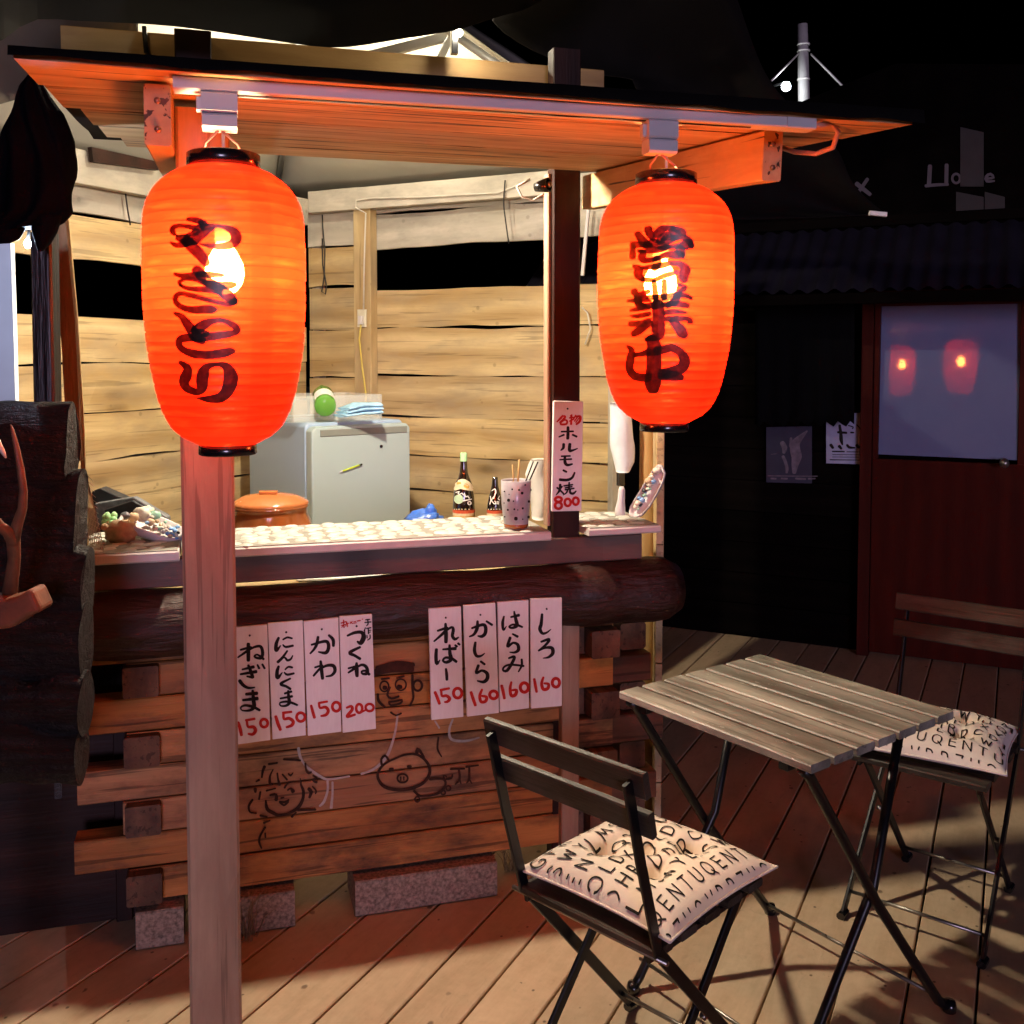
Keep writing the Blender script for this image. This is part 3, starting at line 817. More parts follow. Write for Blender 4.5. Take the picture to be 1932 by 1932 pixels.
zs += [zs[-1] - .19 * k for k in (1, 2, 3)]
la, lb = CR - WALLV * 2.6, CR - WALLV * .012
wall_courses('left_wall', zs, (3,), la, lb, WALLW, [CR - WALLV * x for x in (.05, 2.5)])
zr = [RW(870, y).z for y in (345, 392, 461, 541, 617, 708, 788, 862, 928)]
zr += [zr[-1] - .19 * k for k in (1, 2, 3)]
ra = CR + WALLW * .01
rb = RW(1150, 600); rb = Vector((rb.x, rb.y, 0))
m1 = RW(697, 600); m1 = Vector((m1.x, m1.y, 0))
wall_courses('right_wall', zr, (2,), m1 - WALLW * .01, rb, -WALLV, [rb - WALLW * .03])
zr2 = [RW(630, y).z for y in (355, 405, 465, 540, 622, 712, 790, 862, 928)]
zr2 += [zr2[-1] - .19 * k for k in (1, 2, 3)]
mb = MB()
w2 = wall_courses('right_wall', zr2, (), ra, m1 - WALLW * .012, -WALLV, [CR + WALLW * .03])
mb = MB(); mb.bar(m1 - WALLV * .03 + Z * .3, m1 - WALLV * .03 + Z * RW(697, 395).z, .092, .055, -WALLV); obj('wall_stud', mb, M['pale'], stall)
pA, pB = RW(588, 383, .05), RW(1045, 357, .05)
mb = MB(); mb.bar(pA, Vector((pB.x, pB.y, pA.z)), .05, .098, Z); obj('top_plate', mb, M['grey'], stall)
pA, pB = LW(95, 305, .05), LW(575, 420, .05)
mb = MB(); mb.bar(Vector((pA.x, pA.y, pA.z - .0)), Vector((pB.x, pB.y, pA.z)), .04, .12, Z); obj('top_plate', mb, M['grey'], stall)
mb = MB(); mb.slab([LW(165, 278, .08), LW(292, 306, .08), LW(292, 322, .08), LW(169, 306, .08)], WALLW * .02); obj('dark_board', mb, M['stained'], stall)
# right end of the stall
for (x, y0, y1, Y, w, m, nm) in ((1158, 330, 1030, 4.0, .036, 'grey', 'end_post'),):
    a, b = at_y(x, y0, Y), at_y(x, y1, Y); mb = MB(); mb.bar((b.x, b.y, .3), (b.x, b.y, 2.05), w, .05, N); obj(nm, mb, M[m], stall)
a = at_y(1222, 930, 3.25); mb = MB(); mb.tube([(a.x, a.y, 0), (a.x, a.y, .6), (a.x + .004, a.y, 1.2), (a.x, a.y, 1.95)], [.034, .032, .03, .03], 14); obj('end_post', mb, M['beam'], stall)
mb = MB(); mb.slab([front(x, y, -.16) for x, y in ((1237, 800), (1254, 800), (1252, 1062), (1238, 1062))], -N * .02, Z); obj('end_strip', mb, M['pale'], stall)

sw0 = front(1252, 900, -.10); sw0 = Vector((sw0.x, sw0.y, 0))
sw1 = Vector((at_y(1222, 900, 4.25).x, 4.25, 0))
mb = MB(); mb.bar(sw1 + Vector((.03, -.05, 0)), sw1 + Z * 2.02 + Vector((.03, -.05, 0)), .03, .03, N); sw = obj('side_wall', mb, M['stained'], stall)
for k in range(11):
    mb = MB(); mb.board(sw1 + Z * (.02 + .183 * k), sw0 + Z * (.02 + .183 * k), Z, .180, -.02, 12, .006, .004); obj('wall_plank', mb, M['pale'], sw)
mb = MB(); mb.board(L(-.99, -.16, 0.0), L(-.60, -.16, 0.0), Z, .74, -.02, 6, .004, .02); obj('shade_board', mb, M['stained'], stall)  # invented black board standing in for the shade beside the stall
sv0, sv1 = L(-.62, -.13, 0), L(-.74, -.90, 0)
mb = MB(); mb.bar(sv0 + Vector((-.02, .01, 0)), sv0 + Vector((-.02, .01, 1.0)), .04, .04, N); sw = obj('side_wall', mb, M['stained'], stall)  # unseen low wall added to keep lamp light off the left deck
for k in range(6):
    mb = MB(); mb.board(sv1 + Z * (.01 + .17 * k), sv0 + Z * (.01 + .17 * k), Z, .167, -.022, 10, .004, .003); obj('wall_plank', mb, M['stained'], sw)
# ================================================================== MENU SIGNS
P4, P5 = crop(680, 1800, .2588), crop(1220, 1740, .2588)
def zero(cx, cy, rx, ry, w): return ring(cx, cy, rx, ry, w, 16)
SIGNS = [
 (P4, [(78,290),(460,258),(495,1592),(103,1645)], (256,382), 'ねぎま 150',
  [[(240,480,42),(240,580,46),(240,670,42)],[(150,548,25),(270,522,35),(200,580,30),(120,635,20)],[(200,580,25),(300,520,28),(380,510,36),(405,580,38),(390,640,36),(340,642,28),(310,625,25),(340,603,22),(390,632,30),(415,655,30)],
   [(170,775,22),(300,745,38)],[(150,830,25),(330,800,40)],[(240,728,30),(270,800,40),(290,865,40)],[(225,855,22),(288,866,34)],[(140,905,42),(180,955,40),(240,988,30),(312,982,16)],[(345,722,22),(365,762,28)],[(402,716,26),(428,762,26)],
   [(215,1060,35),(338,1050,42)],[(178,1130,28),(343,1110,44)],[(290,1020,30),(300,1130,46),(305,1205,46),(262,1245,32),(172,1248,18),(152,1215,20),(200,1190,30),(290,1205,36),(370,1245,30)]],
  [[(122,1388,36),(146,1460,40),(160,1532,36)],[(212,1362,30),(312,1345,30)],[(222,1362,30),(236,1435,30),(300,1440,40),(322,1482,42),(290,1524,36),(240,1518,24)],zero(422,1395,42,46,34)]),
 (P4, [(465,245),(870,210),(905,1537),(520,1585)], (677,345), 'にんにくま 150',
  [[(590,410,30),(562,480,42),(563,555,42),(612,500,14)],[(640,430,20),(690,405,25),(745,416,22)],[(640,490,18),(672,515,28),(755,500,28)],[(690,560,22),(632,640,32),(580,690,34)],[(600,680,20),(640,640,22),(668,642,24),(690,670,30),(730,655,25),(752,615,15)],
   [(590,740,30),(572,800,42),(578,870,44),(632,810,12)],[(665,775,18),(702,745,25),(747,752,25)],[(655,810,18),(690,835,28),(765,820,26)],[(725,880,22),(615,940,34),(680,972,30),(725,1000,30)],
   [(660,1052,25),(737,1030,28)],[(610,1110,22),(745,1085,30)],[(700,1022,25),(706,1100,38),(714,1160,38),(670,1195,28),(612,1193,20),(606,1160,20),(680,1146,28),(742,1160,30),(805,1186,25)]],
  [[(556,1318,36),(582,1400,42),(610,1470,36)],[(640,1277,32),(737,1264,28)],[(645,1278,30),(652,1345,32),(712,1340,38),(758,1376,40),(740,1420,38),(680,1442,26)],zero(845,1325,48,50,34)]),
 (P4, [(878,222),(1280,175),(1315,1495),(928,1543)], (1088,310), 'かわ 150',
  [[(970,490,25),(1120,450,36),(1162,475,42),(1163,540,42),(1130,583,40),(1050,572,18)],[(1045,400,32),(1030,480,38),(1000,540,30),(955,590,22)],[(1170,380,28),(1218,430,40),(1222,502,34)],
   [(1075,680,30),(1085,780,42),(1097,880,38)],[(1008,752,22),(1095,730,28),(1050,782,28),(993,848,25)],[(1050,782,22),(1140,732,32),(1220,732,42),(1240,790,40),(1202,842,30),(1138,856,18)]],
  [[(965,1192,30),(985,1268,36),(1003,1330,34)],[(1055,1162,28),(1150,1145,26)],[(1055,1165,28),(1068,1218,28),(1130,1210,36),(1163,1250,38),(1138,1298,36),(1080,1312,24)],zero(1255,1205,45,52,34)]),
 (P4, [(1290,165),(1668,137),(1715,1462),(1330,1508)], (1490,275), 'つくね 200',
  [[(1385,385,25),(1470,350,36),(1548,348,42),(1572,400,58),(1538,470,50),(1500,452,24)],[(1530,517,28),(1412,580,40),(1470,615,34),(1530,652,34)],
   [(1490,702,30),(1490,770,50),(1495,850,40)],[(1395,762,22),(1500,737,30),(1450,775,30),(1395,812,22)],[(1460,770,20),(1550,722,32),(1605,752,40),(1612,818,40),(1560,825,28),(1548,800,25),(1590,790,28),(1635,832,34)],
   [(1595,202,14),(1640,196,14)],[(1585,232,14),(1655,226,14)],[(1618,196,14),(1622,250,16),(1603,272,10)],[(1592,293,12),(1578,330,16)],[(1583,318,14),(1584,366,14)],[(1605,302,14),(1655,292,14)],[(1625,302,14),(1628,362,16)],[(1630,326,10),(1656,321,10)],[(1630,346,10),(1650,342,10)],[(1610,380,12),(1612,412,14)],[(1645,376,14),(1645,415,16),(1615,436,10)]],
  [[(1375,1217,25),(1428,1200,34),(1438,1240,38),(1380,1318,36),(1472,1296,28)],zero(1520,1225,35,50,32),zero(1640,1215,46,42,30),[(1550,1265,24),(1600,1240,24)],
   [(1310,240,14),(1370,222,14)],[(1340,205,14),(1345,290,16)],[(1315,266,12),(1370,255,12)],[(1318,288,10),(1340,262,10)],[(1375,226,14),(1366,275,14)],[(1385,240,12),(1386,282,12)],[(1376,246,10),(1402,240,10)],[(1415,226,10),(1446,246,10)],[(1440,220,10),(1415,246,10)],[(1455,226,10),(1482,221,10)],[(1455,242,10),(1487,236,10)],[(1500,216,14),(1532,210,14)],[(1553,195,10),(1562,193,10)]]),
 (P5, [(235,305),(610,280),(638,1555),(268,1593)], (433,408), 'ればー 150',
  [[(430,480,30),(436,590,46),(435,690,42)],[(340,560,25),(450,530,36),(400,592,34),(298,682,20)],[(420,570,22),(500,520,30),(520,550,38),(510,620,38),(540,657,36),(580,635,16)],
   [(325,775,36),(320,860,42),(330,940,38),(366,898,12)],[(400,775,22),(545,765,40)],[(477,726,28),(481,820,42),(494,890,44),(440,925,34),(400,905,26),(430,870,28),(500,880,34),(555,917,34)],[(542,726,24),(562,742,28)],[(576,706,28),(592,720,26)],
   [(435,1000,26),(443,1060,36),(446,1125,32)]],
  [[(310,1270,34),(338,1340,38),(360,1400,34)],[(372,1245,30),(472,1225,28)],[(380,1247,28),(390,1312,30),(440,1310,36),(478,1345,40),(450,1380,32),(418,1382,18)],zero(570,1280,48,56,36)]),
 (P5, [(635,268),(1007,238),(1050,1510),(680,1553)], (832,376), 'かしら 160',
  [[(735,530,25),(860,490,38),(893,522,42),(888,590,42),(850,625,38),(805,620,18)],[(800,450,28),(795,530,42),(760,600,32),(708,627,20)],[(903,450,24),(967,492,30)],
   [(775,695,30),(765,790,40),(790,850,36),(840,850,26),(882,820,12)],[(838,915,28),(882,947,28)],[(810,960,34),(786,1045,34),(850,1020,30),(908,1050,42),(913,1110,44),(870,1150,38),(798,1138,16)]],
  [[(725,1270,34),(750,1350,38),(775,1420,34)],[(852,1238,26),(826,1310,36),(840,1378,36),(890,1375,38),(905,1327,36),(852,1312,26)],zero(985,1300,45,45,36)]),
 (P5, [(1030,230),(1390,205),(1395,1455),(1060,1500)], (1223,342), 'はらみ 160',
  [[(1105,395,22),(1090,470,36),(1100,550,28),(1132,508,10)],[(1185,402,22),(1277,380,36)],[(1225,357,26),(1245,440,42),(1255,500,42),(1200,527,30),(1165,515,24),(1200,490,24),(1260,495,30),(1317,517,24)],
   [(1205,597,22),(1262,627,32)],[(1177,640,34),(1147,740,34),(1210,700,28),(1263,720,38),(1272,780,40),(1230,810,28),(1173,808,14)],
   [(1160,877,22),(1225,860,34),(1200,930,36),(1140,1020,36),(1095,1015,26),(1110,975,24),(1180,952,26),(1332,966,26)],[(1310,890,26),(1310,960,28),(1273,1032,18)]],
  [[(1078,1193,34),(1095,1260,38),(1110,1340,32)],[(1190,1153,26),(1176,1230,36),(1190,1308,38),(1235,1300,42),(1250,1247,36),(1200,1247,24)],zero(1340,1215,46,54,38)]),
 (P5, [(1412,190),(1775,178),(1775,1430),(1420,1460)], (1598,307), 'しろ 160',
  [[(1545,370,30),(1535,480,40),(1520,540,42),(1550,590,34),(1600,580,24),(1647,543,10)],[(1535,687,25),(1625,660,36),(1590,720,30),(1505,790,22)],[(1505,790,22),(1580,757,28),(1658,760,42),(1668,820,42),(1620,865,28),(1558,876,12)]],
  [[(1455,1118,30),(1468,1190,36),(1482,1265,30)],[(1560,1098,26),(1540,1170,36),(1560,1235,38),(1610,1227,38),(1620,1177,34),(1570,1167,24)],zero(1705,1160,42,50,36)]),
]
SIGNL = ['white menu board reading ねぎま 150, first from the front post', 'white menu board reading にんにくま 150, second from the front post', 'white menu board reading かわ 150, third from the front post',
         'white menu board reading つくね 200 with a small red note, beside the painted face', 'white menu board reading ればー 150, first to the right of the painted face', 'white menu board reading かしら 160, second to the right of the painted face',
         'white menu board reading はらみ 160, third to the right of the painted face', 'white menu board reading しろ 160, last one beside the pale upright']
def menu_sign(cr, quad, nail, black, red, label, d, th, group, nr=13):
    pl = on_front(cr, d)
    pts = [pl(*q) for q in quad]
    root = thing('menu_sign', label, 'menu sign', (pts[2] + pts[3]) / 2, group)
    mb = MB(); mb.slab(pts, -N * th); b = obj('board', mb, M['sign'], root); bevel(b, .0012, 1)
    mb = MB(); brush(mb, black, lambda x, y, l: pl(x, y, .0006 + l), 12); obj('lettering', mb, M['ink'], root)
    mb = MB(); brush(mb, red, lambda x, y, l: pl(x, y, .0006 + l), 12); obj('price', mb, M['red'], root)
    mb = MB(); mb.lathe([(.0001, .0035), (.0022, .003), (.0028, 0)], pl(*nail), 10, N); obj('nail', mb, M['nail'], root)
    return root
for i, (cr, quad, nail, nm, bl, rd) in enumerate(SIGNS):
    menu_sign(cr, quad, nail, bl, rd, SIGNL[i], 0.102 + .004 * (i % 2), .010, 'menu boards hung on the log')
P9 = crop(1620, 1180, .18626)
b9 = [[(310,590,28),(500,585,30)],[(415,520,46),(415,620,52),(410,700,50)],[(350,640,32),(270,675,22)],[(490,640,34),(555,670,34)],[(345,790,46),(340,850,44),(300,890,20)],[(445,790,50),(440,890,52),(490,890,36),(567,860,18)],
      [(310,985,28),(450,980,28)],[(285,1040,24),(470,1030,30)],[(365,985,40),(370,1090,52),(410,1125,44),(482,1110,30)],[(340,1210,34),(390,1235,34)],[(285,1360,46),(400,1365,46),(480,1330,40),(522,1248,30)],
      [(240,1490,30),(272,1512,30)],[(290,1440,40),(280,1530,40),(223,1607,14)],[(322,1468,24),(298,1502,24)],[(298,1538,30),(342,1582,30)],[(350,1460,26),(490,1440,24)],[(435,1408,28),(430,1500,30)],[(370,1492,24),(480,1472,24)],[(370,1522,26),(512,1500,24)],[(410,1522,26),(390,1570,26),(338,1607,14)],[(450,1510,30),(452,1570,38),(500,1582,40),(546,1543,20)]]
r9 = [[(330,335,30),(300,370,40),(238,432,22)],[(340,340,28),(370,347,36),(340,400,44),(288,442,36)],[(310,420,30),(300,470,34),(390,465,34),(395,410,30),(330,405,24)],[(460,330,28),(470,382,26)],[(440,370,24),(500,360,24)],[(475,320,26),(465,470,36)],[(440,422,22),(510,390,22)],
      [(540,330,26),(500,392,26)],[(530,350,26),(610,345,36),(605,420,40),(550,472,32)],[(570,350,22),(520,422,22)],[(597,363,20),(540,442,20)],zero(262,1678,52,38,44),zero(262,1775,54,52,44),zero(410,1725,48,58,42),zero(540,1705,46,58,42)]
menu_sign(P9, [(190,95),(662,105),(632,1862),(155,1872)], (408,222), b9, r9, 'tall white board lettered 名物ホルモン焼 800, nailed to the dark post', .012, .011, None)

# ================================================================== LANTERNS
PROF = [(303,66),(310,80),(318,95),(337,116),(352,129),(370,139),(388,146),(410,150.5),(440,152.5),(500,154),(575,153.5),(644,149),(680,144),(711,138),(745,131),(777,121),(807,106),(827,86),(838,66),(845,54)]
def lantern(px, pmid, Y, bulb_px, strokes, cr, rs, label):
    P = at_y(px, pmid, Y); k = 1.62 / FPX * .962
    z_of = lambda y: at_y(424, y, 1.62 - .062 * min(1.0, (abs(y - 575) / 270.0) ** 4)).z - at_y(424, 575, 1.62).z
    tab = sorted((P.z + z_of(y), r * k) for y, r in PROF)
    prof = interp(tab); z0, z1 = tab[0][0], tab[-1][0]
    root = thing('paper_lantern', label, 'lantern', (P.x, P.y, z0 - .018), 'red paper lanterns under the roof')
    mb = MB(); n = 64; NR = 27; vs, gs, fs = [], [], []; rows = []
    for i in range(NR):
        for t in (0, .13, .5, .87): rows.append((i + t, 0 if t == 0 else 1))
    rows.append((NR, 0))
    for (q, gg) in rows:
        z = z0 + (z1 - z0) * q / NR
        for j in range(n):
            th = 2 * pi * j / n
            wob = 1 + .006 * noise.noise(Vector((cos(th) * 2, sin(th) * 2, z * 9))) + .004 * noise.noise(Vector((cos(th) * 7, sin(th) * 7, z * 30)))
            r = prof(z) * (1.0 if gg else .988) * wob
            vs.append((P.x + r * cos(th), P.y + r * sin(th), z)); gs.append((th, gg, z))
    for i in range(len(rows) - 1):
        for j in range(n): fs.append((i * n + j, i * n + (j + 1) % n, (i + 1) * n + (j + 1) % n, (i + 1) * n + j))
    mb.add(vs, fs, gs, True); obj('shade', mb, M['lantern'], root)
    rt, rb2 = 67 * k, 55 * k
    mb = MB(); mb.lathe([(rt - .006, -.004), (rt + .002, -.004), (rt + .002, .020), (rt - .001, .022), (rt - .006, .022), (rt - .006, -.004)], (P.x, P.y, z1), 40); obj('top_ring', mb, M['black_plastic'], root)
    mb = MB(); mb.lathe([(rb2 - .005, .003), (rb2, .003), (rb2 + .001, -.014), (rb2 - .001, -.016), (rb2 - .005, -.016), (rb2 - .005, .003)], (P.x, P.y, z0), 36); obj('bottom_ring', mb, M['black_plastic'], root)
    pl0 = on_lathe(P.x, P.y, prof)
    mb = MB(); brush(mb, strokes, lambda x, y, l: pl0(*cr(x, y), .0028 + l), 22, .00003, None, rs); obj('lettering', mb, M['lantern_ink'], root)
    B = at_y(bulb_px[0], bulb_px[1], Y - .02)
    mb = MB(); mb.lathe([(.001, -.036), (.016, -.032), (.026, -.02), (.030, -.004), (.028, .012), (.020, .028), (.013, .04), (.012, .044), (.001, .045)], B, 18); obj('bulb', mb, M['bulb'], root)
    mb = MB(); mb.lathe([(.001, .045), (.014, .045), (.015, .10), (.004, .106), (.001, .106)], B, 14); mb.tube([B + Z * .10, Vector((P.x, P.y, z1 + .02)), Vector((P.x, P.y, z1 + .055))], .0028, 6)
    obj('lamp_holder', mb, M['white_plastic'], root)
    return root, P, z1
LA, LB = 0, 1803
ls = [[(300,470,40),(235,410,100),(235,330,100),(350,290,80),(520,300,80),(660,330,110),(780,320,130)],[(300,480,30),(440,470,40),(580,440,70),(680,400,140)],
 [(1020,340,60),(880,400,130),(760,480,170),(640,560,190),(520,560,190),(400,540,150),(320,520,90)],[(820,320,130),(960,300,100),(1120,295,60),(1300,335,110),(1430,430,180),(1450,560,190),(1330,655,150),(1100,685,110),(900,665,70),(745,635,25)],
 [(190,600,40),(280,660,80),(420,650,110),(520,600,150)],[(480,560,190),(600,680,210),(720,800,200),(820,920,180),(880,1010,140)],[(520,160,70),(680,180,110),(850,240,100),(900,270,50)],[(760,230,110),(820,290,120)],
 [(680,1130,170),(800,1250,190),(900,1350,170),(1100,1480,190),(1300,1640,210),(1410,1740,150)],[(270,1210,60),(400,1250,80),(600,1240,110),(800,1230,120),(1000,1230,100),(1200,1240,60)],
 [(380,1420,70),(360,1370,70),(480,1310,70),(700,1330,80),(900,1400,120),(1150,1440,150),(1350,1430,130),(1430,1420,80)],[(380,1430,60),(500,1490,70),(700,1510,90),(950,1520,110),(1150,1560,110)],
 [(1420,1740,140),(1300,1800,90),(1100,1760,80),(850,1700,80),(600,1630,90),(400,1590,80),(300,1640,100),(280,1720,90),(340,1810,100),(500,1885,110),(700,1905,140),(850,1895,150),(1000,1898,140),(1060,1893,80)]]
lsB = [[(270,170,60),(400,230,110),(480,330,150),(560,440,180),(650,560,200),(720,640,200),(820,700,130)],[(650,520,160),(820,400,180),(1000,320,110),(1200,310,90),(1400,400,120),(1480,500,110),(1350,560,120),(1100,600,140),(900,620,160),(750,640,150)],[(700,560,200),(900,560,90)],
 [(750,640,130),(500,640,140),(370,680,130),(360,790,120),(450,880,120),(650,950,150),(900,970,150),(1150,945,160),(1350,900,130),(1410,900,80)],
 [(370,1110,70),(450,1160,110),(520,1240,150),(490,1380,200),(450,1500,180),(520,1620,140),(700,1680,130),(790,1600,190),(800,1450,220),(830,1300,210),(900,1200,130),(1080,1150,70),(1250,1190,150),(1340,1350,250),(1340,1500,260),(1270,1680,220),(1150,1790,180),(950,1820,130),(800,1810,70),(690,1800,20)]]
ls += [[(x, y + LB, w) for x, y, w in st] for st in lsB]
rsC = [[(690,220,150),(720,320,140),(780,400,120)],[(480,310,120),(560,420,150),(650,520,170),(760,560,100)],[(1180,200,80),(1100,300,90),(950,400,150),(900,480,120)],[(850,330,150),(950,230,140),(1100,200,90),(1250,230,110),(1350,290,150),(1400,350,60)],[(1250,290,130),(1150,400,150),(1000,450,160)],
 [(390,760,120),(390,640,110),(390,500,100),(420,520,120),(600,520,100),(800,500,160),(1000,560,120),(1200,560,80),(1450,520,200),(1540,560,90)],[(1150,400,100),(1350,380,100),(1480,450,130),(1530,560,80)],
 [(500,640,60),(580,680,130),(570,780,140),(650,830,100),(850,790,80),(1050,720,110),(1300,720,150),(1370,760,70)],[(540,650,60),(750,650,80),(950,600,110),(1100,570,60)],[(1290,600,170),(1330,700,160)],[(860,790,150),(850,900,160),(800,980,120)],
 [(410,930,60),(500,1000,160),(500,1100,160),(580,1190,100)],[(560,980,60),(750,950,90),(950,920,110),(1150,880,80),(1300,900,110),(1400,1000,190),(1370,1120,180),(1380,1200,150)],[(580,1190,90),(800,1200,80),(1000,1120,90),(1250,1050,80)],
 [(800,1230,90),(820,1400,100),(830,1550,110)],[(1000,1220,90),(1000,1400,100),(990,1550,110)],[(420,1420,130),(480,1500,110),(620,1450,90),(700,1420,80)],[(1270,1290,60),(1400,1350,80),(1300,1420,90),(1200,1480,90)],
 [(290,1610,50),(450,1590,90),(650,1560,120),(900,1540,110),(1150,1520,130),(1350,1490,90),(1520,1550,70)],[(480,1550,140),(520,1680,140),(620,1700,100)],[(1250,1520,140),(1200,1620,130),(1050,1700,100)],[(450,1640,50),(650,1690,80),(850,1680,140),(1050,1660,110),(1300,1670,110),(1450,1700,90)],
 [(340,1790,50),(500,1760,80),(700,1730,90)],[(1000,1830,90),(1200,1810,90),(1420,1830,50)]]
rsD = [[(870,60,220),(890,300,220),(880,500,240),(880,640,220),(760,700,120),(640,740,60)],[(350,285,40),(500,285,80),(720,240,80)],[(340,440,100),(550,430,110),(720,360,80)],[(400,630,110),(520,560,150),(650,470,120),(750,430,100)],[(1050,340,100),(1250,335,100),(1450,340,80),(1520,400,80),(1450,410,40)],[(1150,380,130),(1250,480,170),(1340,600,200),(1390,650,150)],
 [(740,720,190),(800,850,250),(800,1000,260),(800,1200,260),(790,1400,270),(780,1600,280),(785,1690,220)],[(290,870,60),(370,950,110),(350,1100,150),(330,1280,140),(400,1420,140),(550,1470,140),(700,1470,140)],[(420,1040,80),(550,1020,80),(700,980,140)],
 [(850,960,170),(1000,930,140),(1150,900,140),(1300,980,150),(1390,1130,190),(1350,1270,190),(1200,1350,190),(1000,1400,190)],[(950,1410,200),(1200,1440,170),(1340,1470,100)]]
rst = rsC + [[(x, y + 1610, w) for x, y, w in st] for st in rsD]
CA, CC = crop(480, 630, .1553), crop(1830, 650, .1553)
lan1, LP1, lz1 = lantern(426, 575, 1.62, (424, 512), ls, CA, 1.10, 'glowing red paper lantern lettered やきとり, on the left in front of the post')
lan2, LP2, lz2 = lantern(1255, 571, 1.89, (1246, 535), rst, CC, 1.12, 'glowing red paper lantern lettered 営業中, hanging on the right')
# ---- lamp track under the roof, adaptors and cords
PL, PR = at_z(326, 166, 1.902), at_z(1540, 243, 1.902)
tr = (PR - PL).normalized(); tb = Vector((-tr.y, tr.x, 0))
track = thing('lamp_track', 'long white lamp track screwed along under the roof edge', 'light track', (PL + PR) / 2)
mb = MB(); mb.bar(PL + tb * .018 + Z * .010, PR + tb * .018 + Z * .010 - tr * .058, .036, .020, Z, .002); rail = obj('rail', mb, M['white_plastic'], track)
mb = MB(); mb.bar(PL + tb * .018 - Z * .0006 + tr * .05, PR + tb * .018 - Z * .0006 - tr * .12, .007, .002, Z, .0004); obj('slot', mb, M['black_plastic'], rail)
mb = MB(); mb.bar(PR + tb * .018 + Z * .0105 - tr * .0575, PR + tb * .018 + Z * .0105, .038, .022, Z, .002); obj('feed_cap', mb, M['white_plastic'], track)
cd = MB(); c0 = PR + tb * .02 + Z * .012
ex = [at_y(1570, 232, c0.y + .05), at_y(1581, 248, c0.y + .08), at_y(1572, 278, c0.y + .12), at_y(1540, 290, c0.y + .16), at_y(1500, 287, c0.y + .2), at_y(1478, 280, c0.y + .24)]
cd.tube([c0, c0 + tr * .02] + ex, .005, 8); obj('feed_cable', cd, M['pink_cord'], track)
for (px, lp, lz, lab) in ((414, LP1, lz1, 'white plug adaptor on the track above the left lantern'), (1253, LP2, lz2, 'white plug adaptor on the track above the right lantern')):
    k = (px - 326) / (1540 - 326); c = at_plane(px, 210, PL, tb); c = Vector((c.x, c.y, 1.902)) + tb * .018
    ad = thing('track_adaptor', lab, 'adaptor', c - Z * .058, 'adaptors on the lamp track')
    b = MB(); b.bar(c - tr * .027 - Z * .016, c + tr * .027 - Z * .016, .036, .031, Z, .003); obj('body', b, M['white_plastic'], ad)
    b = MB(); b.bar(c - tr * .026 - Z * .0445, c + tr * .026 - Z * .0445, .035, .024, Z, .004); obj('cover', b, M['white_plastic'], ad)
    b = MB(); b.bar(c - tr * .034 - Z * .018, c - tr * .0275 - Z * .018, .014, .022, Z, .002); obj('latch', b, M['white_plastic'], ad)
    hk = Vector((lp.x, lp.y, lz + .055)); e = c - Z * .0565
    for sgn in (-1, 1):
        b = MB(); q = Vector((lp.x, lp.y, lz + .018)) + tr * (.030 * sgn)
        b.tube([e + tr * .003 * sgn, (e + q) / 2 + tr * .009 * sgn, q], .0019, 6); obj('cord', b, M['pink_cord'], ad)

# ================================================================== LIGHT SOURCES, WITH ADDED BULBS
wl_c = L(-.02, -.13, 2.12)
lamp = thing('work_lamp', 'bright bare bulb work lamp hung inside the stall behind the roof', 'lamp', wl_c)
mb = MB(); mb.blob(wl_c, .034, .034, .042, 0, 1, 16, 10); obj('bulb', mb, M['worklight'], lamp)
mb = MB(); mb.lathe([(.022, .075), (.030, .070), (.062, .030), (.086, -.006), (.089, -.006), (.064, .034), (.032, .075), (.022, .079)], wl_c, 28); obj('shade', mb, M['white_plastic'], lamp)
mb = MB(); mb.tube([wl_c + Z * .043, wl_c + Z * .10], .018, 12); mb.tube([wl_c + Z * .10, wl_c + Z * .13, wl_c + Z * .15 - N * .03], .004, 6); obj('socket', mb, M['black_plastic'], lamp)
tq = L(.05, -.75, 2.70)
tbl_ = thing('tent_lamp', 'bare bulb hung high inside the canopy tent', 'lamp', tq)
mb = MB(); mb.blob(tq, .030, .030, .036, 0, 1, 14, 8); obj('bulb', mb, M['tentled'], tbl_)
mb = MB(); mb.lathe([(.001, -.062), (.05, -.056), (.085, -.036), (.088, -.038), (.052, -.060), (.001, -.066)], tq, 24); obj('uplight_dish', mb, M['white_plastic'], tbl_)  # dish added under the bulb so that it lights only upward
mb = MB(); mb.tube([tq + Z * .036, tq + Z * .075], .016, 10); mb.tube([tq + Z * .07, tq + Z * .16], .004, 6); obj('socket', mb, M['black_plastic'], tbl_)
for k, (s_, lab) in enumerate(((-.62, 'added warm bulb out of view, lighting the left end of the header beam'), (-.12, 'added warm bulb out of view, lighting the middle of the header beam left of the clip lamp'), (.38, 'added warm bulb out of view, lighting the header beam beside the dark post'))):
    q = L(s_, .10, 2.47); sl = thing('beam_fill_bulb', lab, 'bulb', q, 'added bulbs behind the sail')  # bulbs added out of view to brighten the header beam
    mb = MB(); mb.blob(q, .012, .012, .016, 0, 1, 10, 6); obj('bulb', mb, M['beamfill'], sl)
    mb = MB(); mb.tube([q + Z * .015, q + Z * .05], .008, 8); mb.tube([q + Z * .05, q + Z * .16], .002, 5); obj('socket', mb, M['black_cable'], sl)
tl = at_y(866, 62, 2.76)
tlm = thing('clip_lamp', 'small bright clip lamp on the white tent frame above the beam', 'lamp', tl)
mb = MB(); mb.blob(tl, .010, .010, .010, 0, 1, 10, 6); obj('bulb', mb, M['topled'], tlm)
mb = MB(); mb.bar(tl + Vector((-.014, .02, -.05)), tl + Vector((-.014, .02, .04)), .018, .02, N); obj('clip', mb, M['black_plastic'], tlm)
